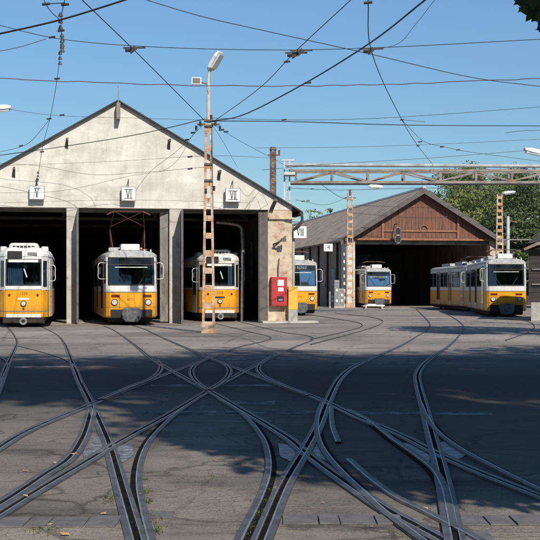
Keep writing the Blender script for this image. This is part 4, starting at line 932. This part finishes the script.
for y in (-.55, .55):
    b = MB(); b.box(.2, XR, y-.07, y+.07, zmid-.09, zmid+.05); b.box(.2, XR, y-.08, y+.08, zbot-.08, zbot+.08); b.build('chord', M['gantry'], ga_)
    npan = int(XR/2.35)
    for k in range(npan+1):
        x = .6+k*2.35
        MB().box(x-.06, x+.06, y-.05, y+.05, zbot+.081, zmid-.091).build('upright', M['gantry'], ga_)
        if k < npan:
            b = MB(); up = k % 2 == 0
            b.bar((x+.06, y, zbot+.1 if up else zmid-.11), (x+2.29, y, zmid-.11 if up else zbot+.1), .09, .06); b.build('diagonal', M['gantry'], ga_)
hd = MB(); hd.box(-.35, .5, -.12, .12, ztop+.36, ztop+.46); hd.build('head_beam', M['pipe'], ga_); hd = MB(); hd.box(-.2, .6, -.6, .6, zmid-.3, zmid-.12); hd.build('head_frame', M['pipe'], ga_)
lp = empty('hanging_lamp', at(375, 187, GY), 0, 'white lamp hanging under the gantry truss', 'lamp'); luminaire(lp, (-.5, -.55, 0), (1, 0, -.06), .95, .36)
MB().tube([(0, -.55, .1), (0, -.55, .35)], .04, 6).build('stem', M['gantry'], lp)

# ------------------------------------------------------------------ small hut at right edge
hp = at(531, 321, 60); hp.z = 0
hut = empty('dark_hut', hp, R(-13), 'dark boarded hut with pale eave and grey plinth at right edge', 'hut')
MB().box(0, 4, -.12, 4, 0, .93).build('plinth', M['paleconc'], hut, bevel=.02)
b = MB()
for k in range(11): b.box(-.12+.0, 4, .05+(k % 2)*.015, 4, .95+k*.24, .95+k*.24+.225)
b.build('wall', M['darkwood'], hut)
MB().box(.05, 3.5, -.03, .04, 2.55, 2.62).build('ledge', M['signside'], hut); MB().box(.05, 3.5, -.03, .04, 1.80, 1.88).build('ledge', M['signside'], hut)
r_ = MB(); r_.prism([(-.36, -.5, 3.62), (.3, -.5, 3.92), (4.5, -.5, 3.98), (4.5, -.5, 3.80), (.35, -.5, 3.78), (-.30, -.5, 3.52)], (0, 5, 0)); r_.build('eave', M['gantry'], hut)
r_ = MB(); r_.prism([(-.2, -.3, 3.86), (.5, -.3, 4.5), (4.5, -.3, 4.9), (4.5, -.3, 4.0), (.3, -.3, 3.94)], (0, 4.6, 0)); r_.build('roof', M['roofdark'], hut)

# white boards on trestles, cabinets near shed pier
wb = empty('white_board_stack', gp(373, 309), R(9), 'stack of white boards lying on low trestles near far tram', 'boards')
bx = wb.location.y
for (x0, x1, y0, z0, z1) in ((-.85, .85, -.3, .22, .27), (-.6, .9, -.25, .275, .32), (-.5, .2, -.28, .325, .40)):
    MB().box(x0, x1, y0, y0+.7, z0, z1).build('board', M['signwhite'], wb)
for x in (-.7, .6): MB().box(x, x+.14, -.3, .4, 0, .215).build('trestle', M['paleconc'], wb)
for i_, (px, py, h_, w_, lab) in enumerate(((336.5, 306.5, 2.3, .4, 'tall narrow grey switch cabinet left of the shed pier'), (341.5, 307, 1.6, .45, 'low grey cabinet against the shed pier'), (332, 306, 1.35, .5, 'squat grey cabinet furthest from the shed pier'))):
    c0 = gp(px, py); c0.y = 99.5+i_*.4; c0.x = (px-270)/F*c0.y
    e = empty('switch_cabinet', c0, R(9), lab, 'cabinet', 'grey cabinets by the shed')
    MB().box(-w_/2, w_/2, -.15, .2, .1, h_).build('case', M['paleconc'], e, bevel=.02); MB().box(-w_/2+.04, w_/2-.04, -.165, -.151, .2, h_-.1).build('door', M['steel'], e)
    for z in (.5, h_*.6): MB().box(-.08, .08, -.175, -.166, z, z+.2).build('notice', M['signwhite'], e)
    MB().box(-w_/2-.03, w_/2+.03, -.2, .24, 0, .099).build('foot', M['concrete'], e)

# ------------------------------------------------------------------ overhead wires
def wire(pts, r, label, m='wire', ins=(), raw=False):
    P = [at(*p) for p in pts]
    mb = MB(); mb.tube(crom(P, 6), r*.84, 5)
    o = tag(mb.build('overhead_wire', M[m]), label, 'wire', 'overhead wires above the yard')
    for (px, py, Y, k) in ins:
        c = at(px, py, Y); q = MB()
        if k == 'h':
            q.bar(c+Vector((-.28, 0, 0)), c+Vector((.35, 0, .01)), .045, .04); q.bar(c+Vector((-.1, 0, -.12)), c+Vector((.08, 0, .02)), .12, .06); q.tube([c+Vector((-.22, 0, -.06)), c+Vector((-.08, 0, -.05))], .06, 8)
        elif k == 'v':
            for d in (-.16, 0, .16): q.tube([c+Vector((0, 0, d-.05)), c+Vector((0, 0, d+.05))], .065, 8, .03)
        else: q.tube([c+Vector((-.09, 0, 0)), c+Vector((.09, 0, .02))], .032, 8)
        q.build('insulator', M['insul'], o)
MY = mb_.y
wire([(-10, 36, 26), (60, 20, 26), (125, 0, 26), (150, -8, 26)], .026, 'thick black cable crossing the top left corner')
wire([(78, -4, 28), (132, 48, 34), (203, 119, MY)], .016, 'straight black wire from top left down to the lamp mast', ins=((133, 48, 34, 'h'),))
wire([(-5, 24, 34), (30, 33, 34), (60, 39, 34), (135, 46, 34), (270, 50, 34), (370, 48, 34), (545, 39, 34)], .012, 'span wire across the whole sky with dark insulators', ins=((62, 41, 34, 'v'), (300, 50.5, 34, 'h'), (371, 49, 34, 'h'), (52, 37.5, 34, 'b')))
wire([(-5, 52, 34), (20, 47, 34), (46, 39, 34)], .010, 'short wire at left edge rising to the insulator string')
wire([(140, -2, 33), (200, 16, 33), (270, 32, 33), (370, 54, 35), (475, 78, 37), (545, 87, 38)], .013, 'long sagging wire falling rightwards across the sky')
pk = [(-5+x, 78+6*math.sin(math.pi*(x/550))*1.35+random.uniform(-.5, .5), 40) for x in range(0, 560, 14)]
wire(pk, .017, 'pinkish wavy cable across the middle of the sky', 'pinkwire')
wire([(430, -4, 24), (370, 43, 30), (300, 86, 36), (240, 116, 41), (211, 121, MY)], .024, 'thick black cable from top right down to the lamp mast', ins=((308, 83, 35, 'b'),))
wire([(354, -3, 30), (297, 50, 34), (262, 86, 38), (213, 122, MY)], .014, 'straight thin wire from top centre to the lamp mast', ins=((287, 62, 35, 'b'), (295, 53, 34, 'h')))
wire([(368, -3, 26), (371, 50, 34), (402, 120, 52), (418, 146, 66), (434, 166, 79)], .017, 'trolley wire running from top centre down to the gantry', ins=((368, 3, 26, 'b'), (402, 120, 52, 'b'), (418, 146, 66, 'b')))
wire([(437, -3, 30), (415, 25, 32), (395, 45, 34), (372, 50, 34)], .008, 'thin slack wire joining trolley wire from top right')
wire([(210, 121, MY), (285, 121.5, 46), (402, 125, 50), (545, 126, 55)], .020, 'dark feeder cable from mast to right edge', ins=((284, 120, 46, 'b'),))
wire([(210, 118, MY), (300, 120, 47), (402, 117, 52), (545, 106.5, 55)], .011, 'thin upper wire from mast to right edge')
wire([(-5, 156, 50), (60, 147, 48), (140, 134, 46), (205, 119, MY)], .019, 'slack dark cable from mast to left edge below the roof line')
wire([(66, -5, 27), (62, 12, 28), (61, 40, 34), (57, 80, 40), (50, 118, 46), (42, 150, 52), (37, 184, 55.3)], .012, 'trolley wire running down to sign V', ins=((60.5, 21, 30, 'v'), (61, 31, 32, 'b'), (62.5, 45, 35, 'v'), (60, 58, 37, 'v'), (57, 79, 40, 'b'), (49, 119, 46, 'b'), (42, 152, 52, 'b'), (38, 176, 55, 'v')))
wire([(42, -4, 28), (47, 6, 28), (60, 20, 30)], .012, 'short branch wire at the top left triangle')
wire([(45, 4, 28), (65, 3, 28)], .014, 'short spreader bar wire at the top left triangle', ins=((46, 4.5, 28, 'b'), (65, 5, 28, 'b')))
wire([(50, 119, 46), (30, 142, 49), (20, 147, 50), (-5, 153, 52)], .011, 'wire branching left from the trolley wire above sign V', ins=((21, 146, 50, 'b'),))
wire([(8, 109, 47), (50, 115, 46), (130, 118, 45), (205, 120, MY)], .008, 'thin wire between left lamp head and central mast', ins=((62, 115.3, 46, 'b'),))
wire([(-5, 163, 54), (40, 166, 54), (85, 174, 54), (140, 172.5, 50), (206, 167, MY)], .009, 'thin wire along the gable at sign height', ins=((190, 169, MY+1, 'b'),))
wire([(-5, 166, 54.5), (100, 162, 54), (207, 156, MY), (270, 158, 55)], .008, 'thin wire crossing the gable at mid height', ins=((190, 157, MY, 'b'),))
wire([(-5, 193, 54.5), (60, 191, 54.5), (130, 176, 54.5), (165, 170, 52), (198, 127, MY)], .008, 'looping thin wire from mast sagging over the gable')
wire([(204, 124, MY), (178, 150, 48), (150, 172, 52), (136, 190, 55)], .009, 'thin wire from mast down to sign VI', ins=((193, 133, 46, 'b'), (187, 140, 47, 'b')))
wire([(-5, 203, 54.8), (130, 200, 55), (250, 203, 56)], .008, 'thin wire running just above the gate openings')
wire([(213, 124, MY), (240, 141, 50), (270, 157, 55), (295, 171, 60)], .010, 'wire from mast down to the hall corner', ins=((222, 130, 46, 'b'), (226, 132, 46, 'b')))
wire([(212, 124, MY), (225, 145, 50), (238, 168, 55.5)], .008, 'thin steep wire from mast down to gable right of sign VII')
wire([(238, 186, 56), (247, 196, 56), (258, 188, 56.6), (268, 205, 56.5)], .008, 'tangled thin wire right of sign VII')
wire([(200, 205, 54), (230, 210, 55.5), (252, 213, 56.3), (268, 204, 56.5)], .010, 'loose black cable drooping across the top of gate VII')
wire([(262, 170, 60), (330, 164, 70), (430, 158, 76), (545, 149, 80)], .014, 'wire running just above the gantry to the right edge')
wire([(255, 148, 66), (350, 147, 68), (440, 144, 70), (545, 139, 72)], .011, 'faint thin wire above the gantry')
wire([(402, 120, 52), (425, 142, 54), (445, 147, 55), (470, 152, 58), (545, 162, 60)], .011, 'short trolley branch with insulators right of trolley wire', ins=((420, 142, 54, 'b'), (442, 147, 55, 'b'), (458, 150, 56, 'b')))
wire([(505, 133, 60), (520, 131, 60), (545, 130, 60)], .013, 'short dark wire at the right edge')
wire([(288, 188, 78), (340, 190, 78), (430, 188, 78), (545, 192, 78)], .018, 'dark wire under the gantry truss', ins=((312, 189, 78, 'b'),))
wire([(322, 185, 79), (338, 196, 85), (352, 200, 100)], .02, 'thin wire from gantry to the shed mast')
wire([(296, 200, 62), (330, 204, 90), (350, 196, 100)], .014, 'slack wire between hall corner and the shed mast', ins=((303, 201.5, 64, 'b'), (308, 201, 68, 'b')))
wire([(352, 213, 100), (420, 218, 100), (500, 213, 91)], .018, 'thin wire across the boarded gable', ins=((446, 217, 98, 'b'),))
wire([(352, 205, 100), (440, 208, 97), (500, 206, 91), (545, 204, 90)], .016, 'thin upper wire before the wooded background', ins=((530, 206, 90, 'b'),))
wire([(404, 120, 52), (425, 122, 53)], .012, 'very short wire stub at the trolley clamp')

# ------------------------------------------------------------------ trees
def leaf_cloud(clumps, n, size, rng, cz=0):
    mb = MB(); tot = sum(c[3]**2 for c in clumps)
    for (x, y, z, r) in clumps:
        k = max(6, int(n*r*r/tot))
        for _ in range(k):
            d = Vector((rng.gauss(0, 1), rng.gauss(0, 1), rng.gauss(0, 1))).normalized()*r*(rng.random()**.45)
            d.z *= .72; p = Vector((x, y, z))+d
            nrm = (d.normalized()*.7+Vector((rng.gauss(0, .5), rng.gauss(0, .5), rng.gauss(.35, .5)))).normalized()
            a = nrm.orthogonal().normalized(); a.rotate(Matrix.Rotation(rng.uniform(0, 6.28), 3, nrm)); b = nrm.cross(a)
            s = size*rng.uniform(.55, 1.25)
            mb.add([p-a*s*.5, p-b*s*.32+nrm*s*.06, p+a*s*.55, p+b*s*.32+nrm*s*.06], [(0, 1, 2, 3)])
    return mb
def tree(x, y, crown, H_, rx, rz_, m, label, n=2600, size=.5, nc=30, seed=1, trunk_r=.3, group=None, lean=(0, 0), cr=(.22, .42)):
    rng = random.Random(seed)
    e = empty('tree', (x, y, 0), 0, label, 'tree', group)
    c = Vector((lean[0], lean[1], crown)); tb = MB()
    tb.tube(crom([(0, 0, 0), (lean[0]*.3+.1, lean[1]*.3, crown*.5), (lean[0]*.8, lean[1]*.8, crown*.9), (lean[0], lean[1], crown+rz_*.5)], 4), trunk_r, 8, trunk_r*.25)
    clumps = []
    for k in range(nc):
        d = Vector((rng.gauss(0, 1), rng.gauss(0, 1), rng.gauss(0, 1))).normalized()*(rng.random()**.4)
        p = c+Vector((d.x*rx, d.y*rx, d.z*rz_)); r = min(rx, rz_)*rng.uniform(*cr)
        clumps.append((p.x, p.y, p.z, r))
        if k < 9: tb.tube(crom([(lean[0]*.7, lean[1]*.7, crown-rz_*rng.uniform(.2, .7)), tuple((c+Vector((lean[0]*.7, lean[1]*.7, crown)))/2+Vector((d.x*rx*.3, d.y*rx*.3, -.3))) if False else tuple(Vector((p.x*.45+lean[0]*.4, p.y*.45+lean[1]*.4, lerp(crown-rz_*.4, p.z, .45)))), tuple(p)], 4), trunk_r*.35, 6, trunk_r*.07)
    tb.build('trunk', M['bark'], e)
    leaf_cloud(clumps, n, size, rng).build('crown', M[m], e)
    return e
G_ = 'trees behind the wooden shed'
def bt(px, Y, top, rx, m, label, seed, n=13000, size=.36):
    X = (px-270)/F*Y; zt = EYE+(288-top)/F*Y; rz_ = zt*.44; tree(X, Y, zt-rz_, zt, rx, rz_, m, label, n, size, 85, seed, .35, G_, cr=(.16, .34))
bt(452, 150, 172, 5.2, 'leaf3', 'yellowish tree rising just right of the boarded gable peak', 11)
bt(480, 162, 160, 6.0, 'leaf', 'tall green tree behind the gantry right of the shed', 12)
bt(515, 150, 166, 6.2, 'leaf', 'broad green tree behind the right lamp mast', 13)
bt(548, 142, 170, 6.0, 'leaf2', 'dark tree at right edge above the dark hut', 14)
bt(498, 128, 205, 4.2, 'leaf2', 'lower dark tree directly behind the right lamp mast', 15)
bt(527, 118, 212, 4.2, 'leaf2', 'low dark tree left of the hut roof', 16)
bt(472, 140, 190, 3.8, 'leaf3', 'pale green tree behind the right shed eave', 17)
bt(585, 130, 175, 6.0, 'leaf', 'green tree reaching beyond the right edge', 18)
bt(319, 185, 204.5, 3.2, 'leaf', 'small tree top peeking over the grey shed roof', 19, 3000, .4)
bt(466, 175, 166, 6.0, 'leaf', 'rounded green tree further back above the shed eave', 22)
bt(500, 178, 163, 7.0, 'leaf3', 'pale green tree furthest back above the gantry', 23)
bt(543, 100, 225, 3.8, 'leaf2', 'dark bushy tree right behind the hut', 20)
# trees beside and behind the camera that shade the yard
S_ = 'trees beside the yard that shade it'
tree(10.3, -3, 18, 25, 5.0, 6.6, 'leaf', 'tall shade tree behind the viewpoint nearest the middle', 10000, .42, 70, 31, .45, S_, cr=(.25, .42))
tree(9.4, -4.2, 20.6, 26, 4.9, 3.2, 'leaf', 'tall shade tree behind the viewpoint leaning far to the left', 8000, .42, 60, 32, .4, S_, lean=(-6.8, 2.4), cr=(.3, .55))
tree(8.6, -4.6, 15, 19, 2.5, 2.6, 'leaf', 'smaller shade tree behind the viewpoint', 5000, .36, 40, 41, .25, S_, lean=(-1.1, 1.5), cr=(.3, .55))
tree(17.6, -2, 19.5, 26, 7.0, 7.0, 'leaf', 'tall shade tree behind the viewpoint on the right', 11000, .42, 70, 33, .45, S_, cr=(.22, .4))
tree(11.0, -1, 22.0, 26, 4.8, 3.6, 'leaf', 'tall slender shade tree behind the viewpoint', 8000, .42, 60, 34, .35, S_, cr=(.3, .55))
for k_, (x_, y_) in enumerate(((-14, -16), (-4, -19), (6, -20), (17, -18), (28, -12), (-22, -6))):  # unseen trees added to block sky light from behind the camera
    tree(x_, y_, 9.5, 17, 6.5, 7.5, 'leaf2', ['added sky-blocking tree far behind on the left', 'added sky-blocking tree behind left of the middle', 'added sky-blocking tree directly behind', 'added sky-blocking tree behind right of the middle', 'added sky-blocking tree far behind on the right', 'added sky-blocking tree left of the viewpoint'][k_], 5000, .75, 50, 60+k_, .4, 'unseen trees added to block the rear sky', cr=(.25, .42))
tree(13.4, 33, 11.3, 15, 3.4, 3.6, 'leaf', 'roadside tree beyond right edge of the yard', 4200, .42, 40, 35, .3, S_)
tree(13.4, 14, 9.5, 15, 4.6, 4.6, 'leaf', 'shade tree beyond right edge nearer the camera', 6000, .42, 44, 36, .3, S_)
nt_ = tree(6.0, 4.0, 6.8, 9, 3.0, 2.4, 'nearleaf', 'maple tree with branch hanging into the top right corner', 9000, .3, 46, 37, .22, None, lean=(-.6, .8))
# hanging branch with maple shaped leaves
rng = random.Random(5); br = MB(); tip = at(524, 6, 8)-nt_.location
br.tube(crom([(-.5, .8, 5.8), (-2.0, 2.2, 5.4), (-3.4, 3.3, 4.5), tuple(tip+Vector((.25, .0, .22))), tuple(tip)], 6), .05, 6, .008); br.build('branch', M['bark'], nt_)
ml = MB(); prof = [(0, -.1), (.12, -.02), (.34, -.12), (.30, .08), (.52, .22), (.26, .30), (.20, .44), (0, .74), (-.20, .44), (-.26, .30), (-.52, .22), (-.30, .08), (-.34, -.12), (-.12, -.02)]
for (px, py, sz) in [(521, 3, .10), (527, 8, .11), (533, 4, .11), (538, 10, .11), (530, 13, .09), (536, 17, .10), (542, 14, .11), (524, 10, .08), (529, 17, .08), (541, 22, .09), (546, 8, .12), (541, 30, .07), (534, -4, .12), (526, -3, .11), (545, 0, .12), (519, -4, .10), (548, 22, .1), (529, 3, .12), (538, 2, .12), (543, 17, .1), (534, 11, .11)]:
    c = at(px, py, 8+rng.uniform(-.12, .12))-nt_.location; a = math.pi+rng.uniform(-.8, .8); tl = rng.uniform(-.5, .5); ca, sa_ = math.cos(a), math.sin(a)
    pts = []
    for (u, v) in prof:
        x = (u*ca-(v-.3)*sa_)*sz; z = (u*sa_+(v-.3)*ca)*sz; pts.append(c+Vector((x, z*tl+abs(u)*sz*.2, z)))
    ml.add([c+Vector((0, .0, 0))]+pts, [(0, 1+i_, 1+(i_+1) % len(pts)) for i_ in range(len(pts))])
ml.build('leaves', M['nearleaf'], nt_)
